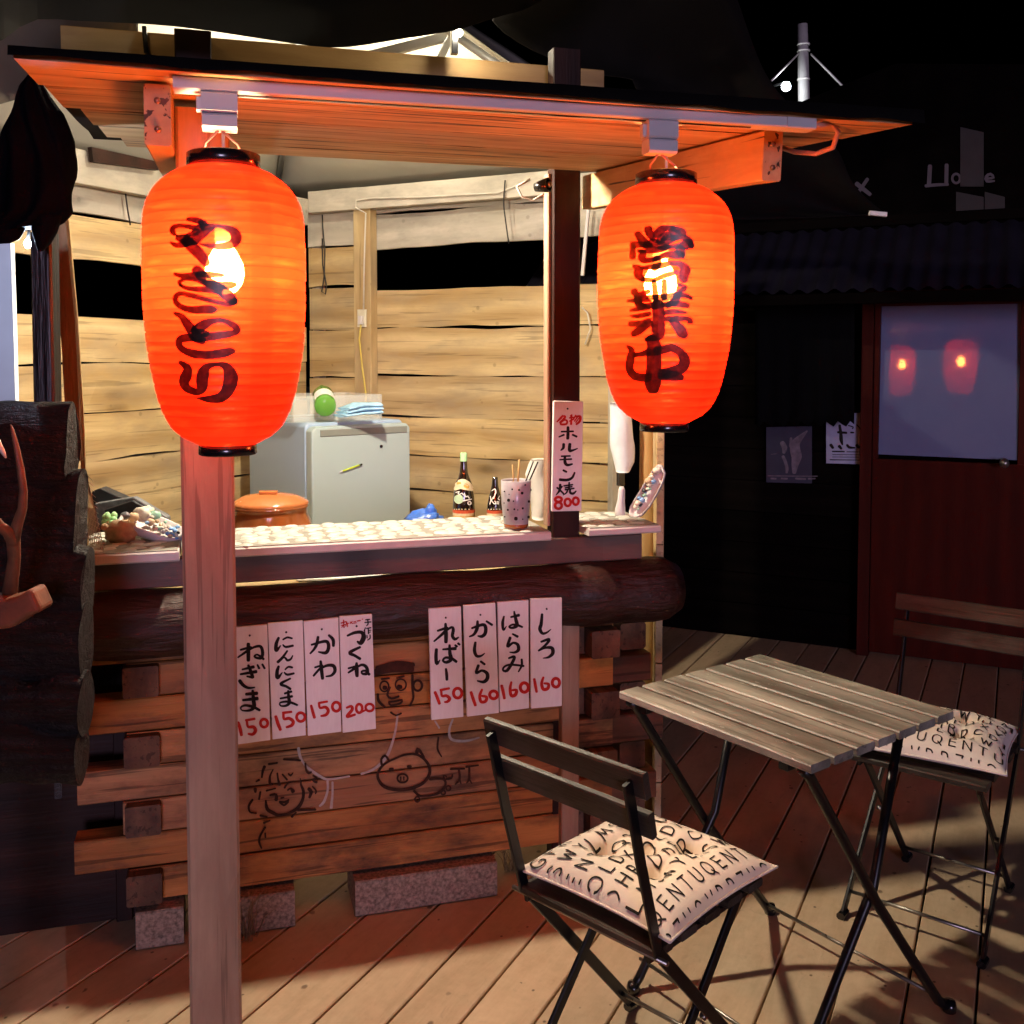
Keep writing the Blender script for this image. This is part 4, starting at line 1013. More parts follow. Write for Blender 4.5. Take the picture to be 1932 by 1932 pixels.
# ================================================================== TENT AND SAILS
def sheet(grid, th=.003):
    """cloth from a grid of points, given a small thickness"""
    mb = MB(); n = len(grid[0]); m = len(grid); vs = [p for r in grid for p in r]
    off = []
    for i in range(m):
        for j in range(n):
            a = grid[min(i + 1, m - 1)][j] - grid[max(i - 1, 0)][j]; b = grid[i][min(j + 1, n - 1)] - grid[i][max(j - 1, 0)]
            q = a.cross(b); off.append(grid[i][j] + (q.normalized() if q.length else Z) * th)
    fs = []
    for i in range(m - 1):
        for j in range(n - 1):
            k = i * n + j; fs.append((k, k + 1, k + n + 1, k + n)); fs.append(tuple(m * n + x for x in (k, k + n, k + n + 1, k + 1)))
    rim = [(i, 0) for i in range(m)] + [(m - 1, j) for j in range(1, n)] + [(i, n - 1) for i in range(m - 2, -1, -1)] + [(0, j) for j in range(n - 2, 0, -1)]
    for (a, b) in zip(rim, rim[1:] + rim[:1]):
        p, q = a[0] * n + a[1], b[0] * n + b[1]; fs.append((p, q, m * n + q, m * n + p))
    return mb.add(vs + off, fs, None, True)
TC = CR - WALLV * 1.15 + WALLW * .95
TP = lambda a, b, z: Vector((TC.x, TC.y, 0)) + WALLV * a + WALLW * b + Z * z
tent = thing('canopy_tent', 'white canopy tent pitched over the stall behind the header beam', 'tent', TP(0, 0, 0))
apex = TP(.1, -.1, 2.98)
def to_front(P, dirv, dd=-.16):
    q = sdz(P)[1]; return P + dirv * ((dd - q) / dirv.dot(N))
cor = [TP(-.2, -1.30, 2.27), TP(1.35, -1.30, 2.27), TP(1.35, .84, 2.27), TP(.3, .84, 2.27)]
cor[0] = to_front(cor[0], -WALLV); cor[3] = to_front(cor[3], -WALLV)
for k in range(3):
    a, b = cor[k], cor[k + 1]; gr = []
    for i in range(11):
        t = i / 10; row = []
        for j in range(13):
            u = j / 12; e = a.lerp(b, u); p = e.lerp(apex, t)
            p = p - Z * (.05 * sin(pi * t) * sin(pi * u) + .012 * noise.noise(p * 4) * (1 - t))
            row.append(p)
        gr.append(row)
    obj('canopy_panel', sheet(gr), M['tent'], tent)
    mb = MB(); mb.tube([a - Z * .02, b - Z * .02], .014, 8); obj('eave_tube', mb, M['tentframe'], tent)
for a in cor:
    mb = MB(); mb.tube([a - Z * .02, apex - Z * .05], .013, 8); obj('ridge_tube', mb, M['tentframe'], tent)
for q, zt in ((cor[1], 2.25),):
    mb = MB(); mb.bar((q.x, q.y, 0), (q.x, q.y, zt), .035, .035, WALLV); obj('leg', mb, M['tentframe'], tent)
pa, pb, pc = at_y(690, 108, 3.35), at_y(872, 62, 3.35), at_y(842, 96, 3.35)
mb = MB(); mb.bar(pa, pb, .022, .03, Z); obj('cross_tube', mb, M['tentframe'], tent)
mb = MB(); mb.bar(at_y(850, 70, 3.33), at_y(822, 128, 3.33), .022, .03, N); obj('cross_tube', mb, M['tentframe'], tent)

def curve_pts(pts, n):
    ps = smooth_path([(x, y, 0) for x, y in pts], 12); out = []
    L_ = [0]
    for a, b in zip(ps, ps[1:]): L_.append(L_[-1] + hypot(b[0] - a[0], b[1] - a[1]))
    for i in range(n):
        t = L_[-1] * i / (n - 1); k = 0
        while k < len(L_) - 2 and L_[k + 1] < t: k += 1
        f = (t - L_[k]) / max(1e-6, L_[k + 1] - L_[k]); out.append((ps[k][0] + (ps[k + 1][0] - ps[k][0]) * f, ps[k][1] + (ps[k + 1][1] - ps[k][1]) * f))
    return out
gr = []
for i in range(9):
    row = []
    for j in range(17):
        u, v = j / 16, i / 8
        xt, yt = -90 + 350 * u, 20 + 16 * u; xb, yb = -90 + 350 * u, 250 - 150 * min(1, u * 1.25) + 6 * sin(u * 20)
        row.append(front(xt + (xb - xt) * v, yt + (yb - yt) * v, -.17 + .02 * sin(u * 9 + v * 2)))
    gr.append(row)
obj('tarp_flap', sheet(gr), M['flap'], None, label='dim brown tarp flap hanging from the tent edge above the left end of the roof', cat='tarp')
lowc = curve_pts([(-160, 150), (0, 78), (62, 38), (160, 40), (330, 50), (500, 74), (580, 86), (640, 90), (700, 83), (760, 73), (861, 57), (934, 33), (990, 18), (1100, -40), (1200, -120)], 40)
gr = []
for j in range(9):
    t = j / 8; gr.append([(lambda q: q - Vector((q.x, q.y, 0)) * (.62 * t) + Z * (.60 * t + .16 * sin(pi * t * .5)))(front(x, y, .20)) for (x, y) in lowc])
obj('shade_sail', sheet(gr), M['sail'], None, label='black shade sail sagging low over the left half of the stall roof', cat='shade sail', group='black shade sails')
left_c = curve_pts([(1010, -60), (960, 0), (928, 38), (980, 82), (1050, 116), (1130, 143), (1200, 160), (1215, 300), (1330, 404), (1500, 412), (1668, 404)], 34)
right_c = curve_pts([(1360, -110), (1392, 0), (1440, 130), (1490, 197), (1540, 240), (1582, 285), (1612, 350), (1672, 405)], 34)
gr = []
for i in range(34):
    Y = 2.9 + .75 * i / 33; a = at_y(*left_c[i], Y); b = at_y(*right_c[i], Y + .1); row = []
    for j in range(13):
        u = j / 12; p = a.lerp(b, u); p = p + Vector((0, .14 * sin(pi * u), .0)); row.append(p)
    gr.append(row)
sail2 = obj('shade_sail', sheet(gr), M['sail'], None, label='black shade sail stretched down behind the roof to a clip at the right', cat='shade sail', group='black shade sails')
a, b = at_y(1640, 402, 3.62), at_y(1672, 405, 3.62)
mb = MB(); mb.bar(a, b, .018, .016, Z); obj('sail_clip', mb, M['white_plastic'], sail2)

# ================================================================== LEFT SIDE: black tarp bundle, black board screen, antlers
def trow(y, x0, x1, th, Y=2.02): return (at_y(x0, y, Y), at_y(x1, y, Y), th)
tarp = thing('rolled_tarp', 'black rolled tarp hanging in a bundle at the left end of the roof', 'tarp', at_y(40, 455, 2.05))
mb = MB(); loft(mb, [trow(146, 52, 64, .02), trow(165, 30, 74, .05), trow(200, 6, 92, .09), trow(250, -20, 112, .11), trow(320, -40, 114, .12), trow(390, -60, 112, .11), trow(418, -60, 104, .07), trow(430, -58, 96, .05)], 64, .010, 1.0, True, Vector((0, 1, 0)), .010)
obj('bundle', mb, M['tarp'], tarp)
mb = MB(); loft(mb, [trow(400, 46, 106, .06), trow(430, 50, 95, .05), trow(456, 60, 84, .035), trow(474, 68, 76, .01)], 18, .006, 2.0, True, Vector((0, 1, 0))); obj('loose_end', mb, M['tarp'], tarp)
mb = MB(); loft(mb, [trow(396, -60, 44, .06), trow(425, -60, 36, .05), trow(446, -60, 24, .04), trow(458, -60, 16, .01)], 18, .006, 3.0, True, Vector((0, 1, 0))); obj('loose_end', mb, M['tarp'], tarp)
pa_, pb_ = at_y(86, 500, 2.125), at_y(90, 500, 2.60)
mb = MB(); mb.bar((pa_.x, pa_.y, 1.15), (pb_.x, pb_.y, 1.15), .014, 1.18, Z); obj('led_baffle', mb, M['blackwood'], None, label='black board added behind the screen post to hold back the LED light', cat='board')  # baffle added edge-on to keep the LED light off the front deck
lp = at_y(52, 460, 2.12)
led = thing('led_bulb', 'tiny bluish LED bulb glowing at the tip of the black tarp', 'bulb', lp)
mb = MB(); mb.blob(lp, .0065, .0065, .0085, 0, 1, 10, 6); obj('glass', mb, M['led'], led)
mb = MB(); mb.tube([lp + Z * .007, lp + Vector((.003, .004, .03)), lp + Vector((.002, .02, .07))], .003, 6); obj('lead', mb, M['black_cable'], led)
mb = MB(); mb.slab([at_y(x, y, 2.6) for x, y in ((-70, 452), (20, 458), (26, 640), (30, 800), (-70, 800))], Vector((0, .02, 0)))
obj('white_sheet', mb, M['whitesheet'], None, label='pale bluish sheet hanging at the far left edge below the tarp', cat='sheet')
scr = thing('board_screen', 'nearly black screen of stacked half logs standing left of the counter', 'screen', at_y(60, 1500, 1.98))
cuts = [(758, 946, 126, 118, .0), (905, 1085, 142, 136, .02), (1042, 1190, 154, 150, .04), (1150, 1300, 151, 146, .06), (1270, 1408, 150, 144, .08), (1372, 1496, 140, 136, .10)]
for i, (y0, y1, xr0, xr1, dn) in enumerate(cuts):
    Y = 2.02 - dn * .5; rows = []
    for j in range(19):
        x = -120 + (xr0 + 120) * j / 18
        yy = y0 + (0 if i == 0 else 40 * noise.noise(Vector((x / 85, i * 3.3, 0))))
        yb = y1 + 14 * noise.noise(Vector((x / 60, i * 5.1, 4)))
        rows.append((at_y(x, yy, Y), at_y(x + (xr1 - xr0) * (j / 18), yb, Y), .075 + .012 * noise.noise(Vector((x / 50, i, 9)))))
    mb = MB(); loft(mb, rows, 20, .006, i * 2.0, True, Vector((0, 1, 0))); obj('half_log', mb, M['barkblack'], scr)
a, b = at_y(84, 440, 2.10), at_y(104, 1440, 2.10)
mb = MB(); mb.bar(b, a, .043, .04, Vector((0, 1, 0)), .004); obj('post', mb, M['blackwood'], scr)
mb = MB(); a = at_y(-90, 700, 2.10); mb.bar((a.x, a.y, 0), (a.x, a.y, 1.4), .05, .05, Vector((0, 1, 0)), .004); obj('post', mb, M['blackwood'], scr)
cq = lambda x, y: (.2417 * x, 732.4 + .2417 * y)
ant = thing('antler_mount', 'pair of brown deer antlers on a wooden plate fixed to the black log screen', 'antlers', at_y(20, 1180, 1.86))
def apath(pts, Y): return [at_y(*cq(x, y), Y + dy) for x, y, dy in pts]
kq = .2417 * 1.85 / FPX
mb = MB(); mb.tube(apath([(70, 1640, .05), (90, 1500, .02), (112, 1330, 0), (105, 1190, -.02), (60, 1120, -.04), (0, 1080, -.06), (-90, 960, -.08), (-150, 760, -.09)], 1.85), [kq * r for r in (62, 54, 48, 52, 44, 40, 30, 20)], 14)
obj('antler', mb, M['antler'], ant)
mb = MB(); mb.tube(apath([(100, 1210, -.02), (130, 1080, -.03), (175, 940, -.05), (182, 800, -.06), (160, 620, -.07), (125, 440, -.07), (98, 330, -.07), (84, 284, -.07)], 1.85), [kq * r for r in (48, 42, 34, 30, 27, 20, 13, 4)], 12); obj('antler_tine', mb, M['antler'], ant)
mb = MB(); mb.tube(apath([(-60, 330, -.07), (-10, 440, -.08), (26, 505, -.08), (48, 545, -.08)], 1.85), [kq * r for r in (26, 22, 17, 6)], 10); obj('antler_tip', mb, M['antler_tip'], ant)
mb = MB(); mb.slab([at_y(*cq(x, y), 1.84) for x, y in ((-160, 1640), (40, 1650), (140, 1620), (240, 1560), (325, 1745), (210, 1790), (90, 1880), (0, 1890), (-160, 1900))], Vector((0, .06, 0))); bevel(obj('skull_plate', mb, M['fur'], ant), .010, 3)

# ================================================================== TABLE
e1 = Vector((.597, -.802, 0)); e2 = Vector((.802, .597, 0))
TBC = Vector((.617, 2.304, 0))
tbl = thing('folding_table', 'square slatted wooden folding table with black crossed metal legs', 'table', TBC)
T = lambda a, b, z: TBC + e1 * a + e2 * b + Z * z
for i in range(7):
    b = -.253 + .0625 / 2 + i * (.506 - .0625) / 6
    mb = MB(); mb.bar(T(-.271, b, .701), T(.271, b, .701), .0625, .018, Z, .003); obj('slat', mb, M['tabletop'], tbl)
for a in (-.20, .20):
    mb = MB(); mb.bar(T(a, -.245, .683), T(a, .245, .683), .024, .016, Z); obj('top_rail', mb, M['black_metal'], tbl)
for a, sg in ((-.245, -1), (.245, 1)):
    mb = MB(); mb.tube([T(a, -.245, .692), T(a, -.225, .676), T(a, .02, .33), T(a, .262, .028), T(a + .012 * sg, .285, .012)], .0115, 10); obj('leg', mb, M['black_metal'], tbl)
    mb = MB(); a2 = a - .020 * sg; mb.tube([T(a2, .12, .69), T(a2, .03, .36), T(a2, -.225, .03), T(a2, -.245, .012)], .0105, 10); obj('leg', mb, M['black_metal'], tbl)
    for (aa, bb) in ((a + .012 * sg, .288), (a2, -.246)):
        mb = MB(); mb.lathe([(.001, 0), (.015, 0), (.016, .012), (.013, .024), (.001, .026)], T(aa, bb, 0), 12, Z); obj('foot_cap', mb, M['black_plastic'], tbl)
for b, z in ((.250, .045), (-.205, .058)):
    mb = MB(); mb.tube([T(-.245, b, z), T(.245, b, z)], .0045, 8); obj('stretcher', mb, M['bright_metal'], tbl)

# ================================================================== CHAIRS
def chair(loc, fwd, label):
    root = thing('folding_chair', label, 'chair', loc, 'folding bistro chairs', rz=atan2(fwd.y, fwd.x) - pi / 2)
    def ob(name, mb, m): return obj(name, mb, m, root, local=True)
    for (y, z, ln) in ((-.252, .768, .385), (-.234, .693, .385)):
        mb = MB(); mb.bar((-ln / 2, y + .012, z), (ln / 2, y + .012, z), .016, .050, Vector((0, -.23, 1)), .003); ob('back_slat', mb, M['slat'])
    for i in range(5):
        y = -.150 + i * .078
        mb = MB(); mb.bar((-.168, y, .432), (.168, y, .432), .052, .016, Z, .003); ob('seat_slat', mb, M['slat'])
    for sx in (-1, 1):
        x = .165 * sx
        mb = MB(); mb.bar((x, -.259, .772), (x, -.215, .60), .024, .008, Vector((1, 0, 0)), .002)
        mb.bar((x, -.215, .603), (x, -.165, .43), .024, .008, Vector((1, 0, 0)), .002)
        mb.bar((x, -.166, .433), (x * 1.06, .205, .012), .024, .009, Vector((1, 0, 0)), .002); ob('back_upright', mb, M['black_metal'])
        x = .140 * sx
        mb = MB(); mb.bar((x, .16, .430), (x, -.215, .012), .024, .009, Vector((1, 0, 0)), .002); ob('rear_leg', mb, M['black_metal'])
        mb = MB(); mb.bar((.150 * sx, -.175, .418), (.150 * sx, .178, .418), .010, .014, Z, .002); ob('seat_rail', mb, M['black_metal'])
        for (xx, yy) in ((.175 * sx, .207), (.140 * sx, -.217)):
            mb = MB(); mb.bar((xx, yy - .018, .009), (xx, yy + .018, .009), .022, .018, Z, .005); ob('foot_cap', mb, M['black_plastic'])
        mb = MB(); mb.lathe([(0, -.006), (.007, -.005), (.007, .005), (0, .006)], (.153 * sx, .0, .232), 10, Vector((1, 0, 0))); ob('pivot_bolt', mb, M['bright_metal'])
    for (y, z, w) in ((.165, .055, .175), (-.185, .052, .14), (-.171, .425, .190)):
        mb = MB(); mb.tube([(-w, y, z), (w, y, z)], .005, 8); ob('stretcher', mb, M['bright_metal'])
    return root
C1, F1 = Vector((.258, 2.010, 0)), Vector((.696, .718, 0)).normalized()
C2, F2 = Vector((1.150, 2.715, 0)), Vector((-.62, -.78, 0)).normalized()
ch1 = chair(C1, F1, 'black slatted folding chair in front, seen from behind its back')
ch2 = chair(C2, F2, 'black slatted folding chair on the far side of the table, facing us')
# ---- lettered cushions
GLY = {'E':[[(0,0),(0,1)],[(0,1),(.55,1)],[(0,.5),(.5,.5)],[(0,0),(.55,0)]],'N':[[(0,0),(0,1)],[(0,1),(.7,0)],[(.7,0),(.7,1)]],'T':[[(.35,0),(.35,1)],[(0,1),(.7,1)]],
 'U':[[(0,1),(0,.3),(.1,.08),(.33,0),(.56,.08),(.66,.3),(.66,1)]],'Q':[[(.4,0),(.1,.15),(0,.5),(.1,.85),(.4,1),(.7,.85),(.8,.5),(.7,.15),(.4,0)],[(.5,.25),(.85,-.12)]],
 'L':[[(0,1),(0,0)],[(0,0),(.5,0)]],'M':[[(0,0),(.1,1)],[(.1,1),(.45,.2)],[(.45,.2),(.8,1)],[(.8,1),(.9,0)]],'S':[[(.52,.85),(.3,1),(.06,.85),(.1,.6),(.4,.45),(.55,.25),(.45,.05),(.2,0),(0,.15)]],
 'W':[[(0,1),(.22,0)],[(.22,0),(.45,.8)],[(.45,.8),(.68,0)],[(.68,0),(.9,1)]],'Y':[[(0,1),(.33,.45)],[(.66,1),(.33,.45)],[(.33,.45),(.33,0)]],'R':[[(0,0),(0,1)],[(0,1),(.35,.98),(.52,.76),(.35,.52),(0,.5)],[(.25,.5),(.55,0)]],
 'C':[[(.72,.85),(.45,1),(.15,.88),(0,.5),(.15,.12),(.45,0),(.72,.15)]],'D':[[(0,0),(0,1)],[(0,1),(.4,.95),(.66,.5),(.4,.05),(0,0)]],'H':[[(0,0),(0,1)],[(.65,0),(.65,1)],[(0,.5),(.65,.5)]],
 'O':[[(.4,0),(.1,.15),(0,.5),(.1,.85),(.4,1),(.7,.85),(.8,.5),(.7,.15),(.4,0)]],'X':[[(0,0),(.6,1)],[(0,1),(.6,0)]],'V':[[(0,1),(.33,0)],[(.33,0),(.66,1)]],'G':[[(.72,.85),(.45,1),(.15,.88),(0,.5),(.15,.12),(.45,0),(.72,.18),(.72,.48)],[(.45,.48),(.74,.48)]],
 'F':[[(0,0),(0,1)],[(0,1),(.55,1)],[(0,.52),(.45,.52)]],'K':[[(0,0),(0,1)],[(0,.45),(.55,1)],[(.2,.6),(.58,0)]],'Z':[[(0,1),(.6,1)],[(.6,1),(0,0)],[(0,0),(.62,0)]],'P':[[(0,0),(0,1)],[(0,1),(.35,.98),(.52,.74),(.35,.48),(0,.46)]],'B':[[(0,0),(0,1)],[(0,1),(.35,.98),(.46,.76),(.3,.53),(0,.52)],[(.3,.53),(.55,.3),(.38,.02),(0,0)]]}
HALF = .185
TUFT = [(-.36, -.36), (.36, -.36), (-.36, .36), (.36, .36), (0, 0)]
def cush(u, v, top=1):
    bow = .07
    x = HALF * u * (1 - bow * (1 - v * v)); y = HALF * v * (1 - bow * (1 - u * u))
    e = max(0.0, (1 - abs(u) ** 2.8)) ** .56 * max(0.0, (1 - abs(v) ** 2.8)) ** .56
    z = .058 * e
    if top > 0:
        for (a, b) in TUFT:
            r2 = (u - a) ** 2 + (v - b) ** 2; k = exp(-r2 / .022)
            z -= .036 * e * exp(-r2 / .030) + .010 * e * exp(-r2 / .004)
            th = atan2(v - b, u - a); z -= .006 * e * exp(-r2 / .10) * (1 - exp(-r2 / .01)) * (.5 + .5 * cos(5 * th + a * 9)) ** 3
        z += .0035 * e * noise.noise(Vector((u * 4, v * 4, 3)))
        for (p, q) in (((-.36, -.36), (.36, -.36)), ((.36, -.36), (.36, .36)), ((.36, .36), (-.36, .36)), ((-.36, .36), (-.36, -.36))):
            dx, dy = q[0] - p[0], q[1] - p[1]; t = max(0, min(1, ((u - p[0]) * dx + (v - p[1]) * dy) / (dx * dx + dy * dy)))
            dd = (u - p[0] - dx * t) ** 2 + (v - p[1] - dy * t) ** 2; z -= .010 * e * exp(-dd / .006)
    return Vector((x, y, .028 + z if top > 0 else .028 - .026 * e))
def cushion(loc, rz, label):
    root = thing('seat_cushion', label, 'cushion', loc, 'lettered seat cushions', rz=rz)
    mb = MB(); n = 56
    for top in (1, -1):
        vs = [cush(-1 + 2 * i / n, -1 + 2 * j / n, top) for i in range(n + 1) for j in range(n + 1)]; fs = []
        for i in range(n):
            for j in range(n):
                a = i * (n + 1) + j; q = (a, a + n + 1, a + n + 2, a + 1); fs.append(q if top > 0 else q[::-1])
        mb.add(vs, fs, None, True)
    obj('cover', mb, M['cushion'], root, local=True)
    rim = [(-1, -1), (1, -1), (1, 1), (-1, 1)]; pth = []
    for (p, q) in zip(rim, rim[1:] + rim[:1]):
        for i in range(16): pth.append(cush(p[0] + (q[0] - p[0]) * i / 16, p[1] + (q[1] - p[1]) * i / 16))
    mb = MB(); mb.tube(pth + [pth[0]], .0028, 6); obj('seam', mb, M['cushion'], root, local=True)
    rows = ['BZHQVDRZHQV', 'QENTUQENTU', 'LMSWYLMSWYL', 'DHRCDHBRCDH', 'OLDXVOLDXVO', 'ENTUQENTUQE', 'SWYLMSWYLMS', 'GFKTZPGFKTZ', 'RCDHBRCDHBR']
    st = []; h = .165
    for r, row in enumerate(rows):
        v0 = -1.10 + r * .262; x = -1.02 + .07 * ((r * 37) % 5) / 5
        for ch in row:
            gl = GLY[ch]; wd = max(p[0] for s in gl for p in s)
            for s in gl:
                q = [(x + p[0] * h * .92, v0 + p[1] * h, .024) for p in s]
                run = []
                for a, b, w in smooth_path([(p[0] * 1000, p[1] * 1000, 24) for p in q], 25):
                    if abs(a) < 975 and abs(b) < 975: run.append((a / 1000, b / 1000, .019))
                    else:
                        if len(run) > 1: st.append(run)
                        run = []
                if len(run) > 1: st.append(run)
            x += (wd * .92 + .60) * h
    mb = MB()
    def pl(x, y, l=0.0):
        x = max(-.985, min(.985, x)); y = max(-.985, min(.985, y)); e = .002
        p = cush(x, y); nrm = (cush(x + e, y) - cush(x - e, y)).cross(cush(x, y + e) - cush(x, y - e))
        return p + (nrm.normalized() if nrm.length > 1e-12 else Z) * (.0010 + l)
    # brush() floors widths for picture units, so work in thousandths
    brush(mb, [[(a * 1000, b * 1000, w * 1000) for a, b, w in s] for s in st], lambda x, y, l=0.0: pl(x / 1000, y / 1000, l), 60, .000002)
    obj('lettering', mb, M['ink'], root, local=True)
    for (a, b) in TUFT[:4]:
        p = cush(a, b); mb = MB(); mb.blob(p + Z * .002, .007, .007, .004, 0, 1, 10, 6); obj('button', mb, M['cushion'], root, local=True)
    return root
a1 = atan2(F1.y, F1.x)
cushion(C1 + F1 * .012 + Vector((F1.y, -F1.x, 0)) * .010 + Z * .440, a1, 'white tufted cushion printed with black letters on the front chair')
a2 = atan2(.60, -.80)
cushion(C2 + F2 * -.005 + Z * .440, atan2(-.52, .854), 'white tufted cushion printed with black letters on the far chair')

# ================================================================== INSIDE THE STALL
# fridge
E0 = at_y(585, 800, 3.8); uf, us = Vector((.8, .6, 0)), Vector((-.6, .8, 0)); zt = E0.z
E0 = Vector((E0.x, E0.y, 0)); fw, fd = .425, .58
fr = thing('fridge', 'small pale grey fridge in the corner with a pen on its door', 'fridge', E0 + (uf * fw + us * fd) / 2)
nf = Vector((.6, -.8, 0))
mb = MB(); mb.bar(E0 + us * .045 + uf * fw / 2 + Z * zt / 2, E0 + us * fd + uf * fw / 2 + Z * zt / 2, fw, zt, Z, .012); bevel(obj('body', mb, M['fridge_shade'], fr), .006)
mb = MB(); mb.bar(E0 + us * -.012 + uf * fw / 2 + Z * (zt - .012) / 2, E0 + us * .040 + uf * fw / 2 + Z * (zt - .012) / 2, fw, zt - .012, Z, .016); door = bevel(obj('door', mb, M['fridge'], fr), .006)
mb = MB(); mb.bar(E0 + us * -.0125 + uf * .035 + Z * (zt - .036), E0 + us * -.0125 + uf * (fw - .016) + Z * (zt - .036), .006, .026, Z, .002); obj('handle', mb, M['fridge_handle'], fr)
FP = E0 + us * -.013
def on_fridge(x, y, l=0.0): return at_plane(x, y, FP + nf * l, nf)
p, q = on_fridge(640, 891, .004), on_fridge(683, 876, .004)
pen = thing('pen', 'lime green pen stuck slantwise on the fridge door', 'pen', p)
mb = MB(); mb.tube([p + (q - p) * .14, q - (q - p) * .12], .0036, 10); obj('barrel', mb, M['pen'], pen)
mb = MB(); mb.tube([q - (q - p) * .12, q], .0038, 10); obj('cap', mb, M['black_plastic'], pen)
mb = MB(); mb.tube([p, p + (q - p) * .14], [.0008, .0034], 8); obj('tip', mb, M['white_plastic'], pen)
mb = MB(); mb.lathe([(.006, 0), (.006, .004), (0, .005)], on_fridge(719, 842), 12, nf); obj('magnet', mb, M['black_plastic'], None, label='tiny black dot magnet near the right edge of the fridge door', cat='magnet')
# on the fridge
Zf = Z * zt
bx = thing('plastic_tub', 'clear plastic tub standing on top of the fridge', 'tub', E0 + uf * .14 + us * .22 + Zf)
c = E0 + uf * .165 + us * .24 + Zf; w_, d_, h_ = .19, .15, .10
for nm, A, B, sz in (('side', c - uf * w_ - us * d_, c + uf * w_ - us * d_, .003), ('side', c - uf * w_ + us * d_, c + uf * w_ + us * d_, .003), ('end', c - uf * w_ - us * d_, c - uf * w_ + us * d_, .003), ('end', c + uf * w_ - us * d_, c + uf * w_ + us * d_, .003)):
    mb = MB(); mb.bar(A + Z * h_ / 2, B + Z * h_ / 2, .003, h_, Z, .0005); obj(nm, mb, M['clear_plastic'], bx)
mb = MB(); mb.bar(c - uf * w_ + Z * .004, c + uf * w_ + Z * .004, 2 * d_, .003, Z, .0005); obj('base', mb, M['clear_plastic'], bx)
A = at_y(614, 767, 3.86); axb = (us * .8 + uf * .35 + Z * .18).normalized()
gb = thing('green_bottle', 'green glass bottle lying on its side on the fridge', 'bottle', A)
mb = MB(); mb.lathe([(.001, .0), (.034, .0), (.040, .006), (.041, .02), (.041, .17), (.034, .20), (.018, .225), (.015, .29), (.001, .29)], A, 24, axb); obj('glass', mb, M['green_glass'], gb)
mb = MB(); e_up = (Z - axb * Z.dot(axb)).normalized(); e_sd = axb.cross(e_up); vs, fs = [], []
for i in range(9):
    t = radians(-62 + 124 * i / 8)
    for zz in (.03, .12): vs.append(A + axb * zz + (e_up * cos(t) + e_sd * sin(t)) * .0418)
mb.add(vs, [(2 * i, 2 * i + 1, 2 * i + 3, 2 * i + 2) for i in range(8)], None, True); obj('label', mb, M['paper_white'], gb)
T0, T1 = at_y(652, 790, 3.83), at_y(724, 780, 3.83)
tw = thing('towel', 'folded light blue towel on top of the fridge', 'towel', T0)
for k in range(3):
    zz = .008 + .013 * k; mb = MB(); loft(mb, [(T0 + Z * (zz - .005) + uf * .01 * k - us * .0, T0 + Z * (zz + .007) + uf * .01 * k, .10), ((T0 + T1) / 2 + Z * (zz - .004), (T0 + T1) / 2 + Z * (zz + .008 + .004 * k), .11), (T1 + Z * (zz - .012), T1 + Z * (zz + .006), .10)], 14, .003, k * 1.0, True, us); obj('fold', mb, M['towel'], tw)
# pot
pc = at_y(510, 960, 3.22); pk = 3.22 / FPX
pot = thing('clay_pot', 'glossy brown clay pot with an orange lid behind the counter', 'pot', (pc.x, pc.y, .82))
pz = lambda y: at_y(510, y, 3.22).z
mb = MB(); mb.lathe([(.001, .82), (52 * pk, .82), (60 * pk, .832), (76 * pk, pz(1030)), (79 * pk, pz(1005)), (76 * pk, pz(985)), (69 * pk, pz(968)), (70 * pk, pz(958)), (73 * pk, pz(953)), (70 * pk, pz(951)), (60 * pk, pz(956))], (pc.x, pc.y, 0), 36); obj('body', mb, M['clay'], pot)
mb = MB(); mb.lathe([(71 * pk, pz(952)), (72.5 * pk, pz(948)), (68 * pk, pz(944)), (52 * pk, pz(936)), (24 * pk, pz(931)), (14 * pk, pz(930)), (.001, pz(930))], (pc.x, pc.y, 0), 36); lid = obj('lid', mb, M['claylid'], pot)
mb = MB(); h0 = Vector((pc.x - .028, pc.y - .02, pz(931) + .006)); mb.bar(h0, h0 + Vector((.056, 0, 0)), .02, .012, Z, .004); obj('knob', mb, M['claylid'], lid)
# bottles
def bottle(px, ytop, ybot, Y, rad, label, cap_m, bands, script, cr):
    P = at_y(px, (ytop + ybot) / 2, Y); k = Y / FPX; zz = lambda y: at_y(px, y, Y).z
    body = [(r * k, zz(y)) for r, y in rad]
    body = [(.001, .82), (body[-1][0] - .003, .82), (body[-1][0], .826)] + [b for b in body[::-1]] + [(.001, body[0][1])]
    root = thing('sauce_bottle', label, 'bottle', (P.x, P.y, .82), 'sauce bottles behind the counter')
    mb = MB(); mb.lathe(body, (P.x, P.y, 0), 28); obj('glass', mb, M['bottle_dark'], root)
    y0, y1, r = cap_m[1]; mb = MB(); mb.lathe([(r * k, zz(y1)), (r * k, zz(y0) - .002), (r * k - .002, zz(y0)), (.001, zz(y0))], (P.x, P.y, 0), 20); obj('cap', mb, M[cap_m[0]], root)
    tab = sorted((z, r) for r, z in body); prof = interp(tab)
    for (y0, y1, m) in bands:
        n = 8; mb = MB(); mb.lathe([(prof(zz(y1 + (y0 - y1) * i / n)) + .0008, zz(y1 + (y0 - y1) * i / n)) for i in range(n + 1)], (P.x, P.y, 0), 28); obj('label_band', mb, M[m], root)
    pl = on_lathe(P.x, P.y, prof)
    for (strk, m, lf) in script:
        mb = MB(); brush(mb, strk, lambda x, y, l: pl(*cr(x, y), lf + l), 14); obj('label_print', mb, M[m], root)
    return root
C7 = crop(1320, 1330, .1863)
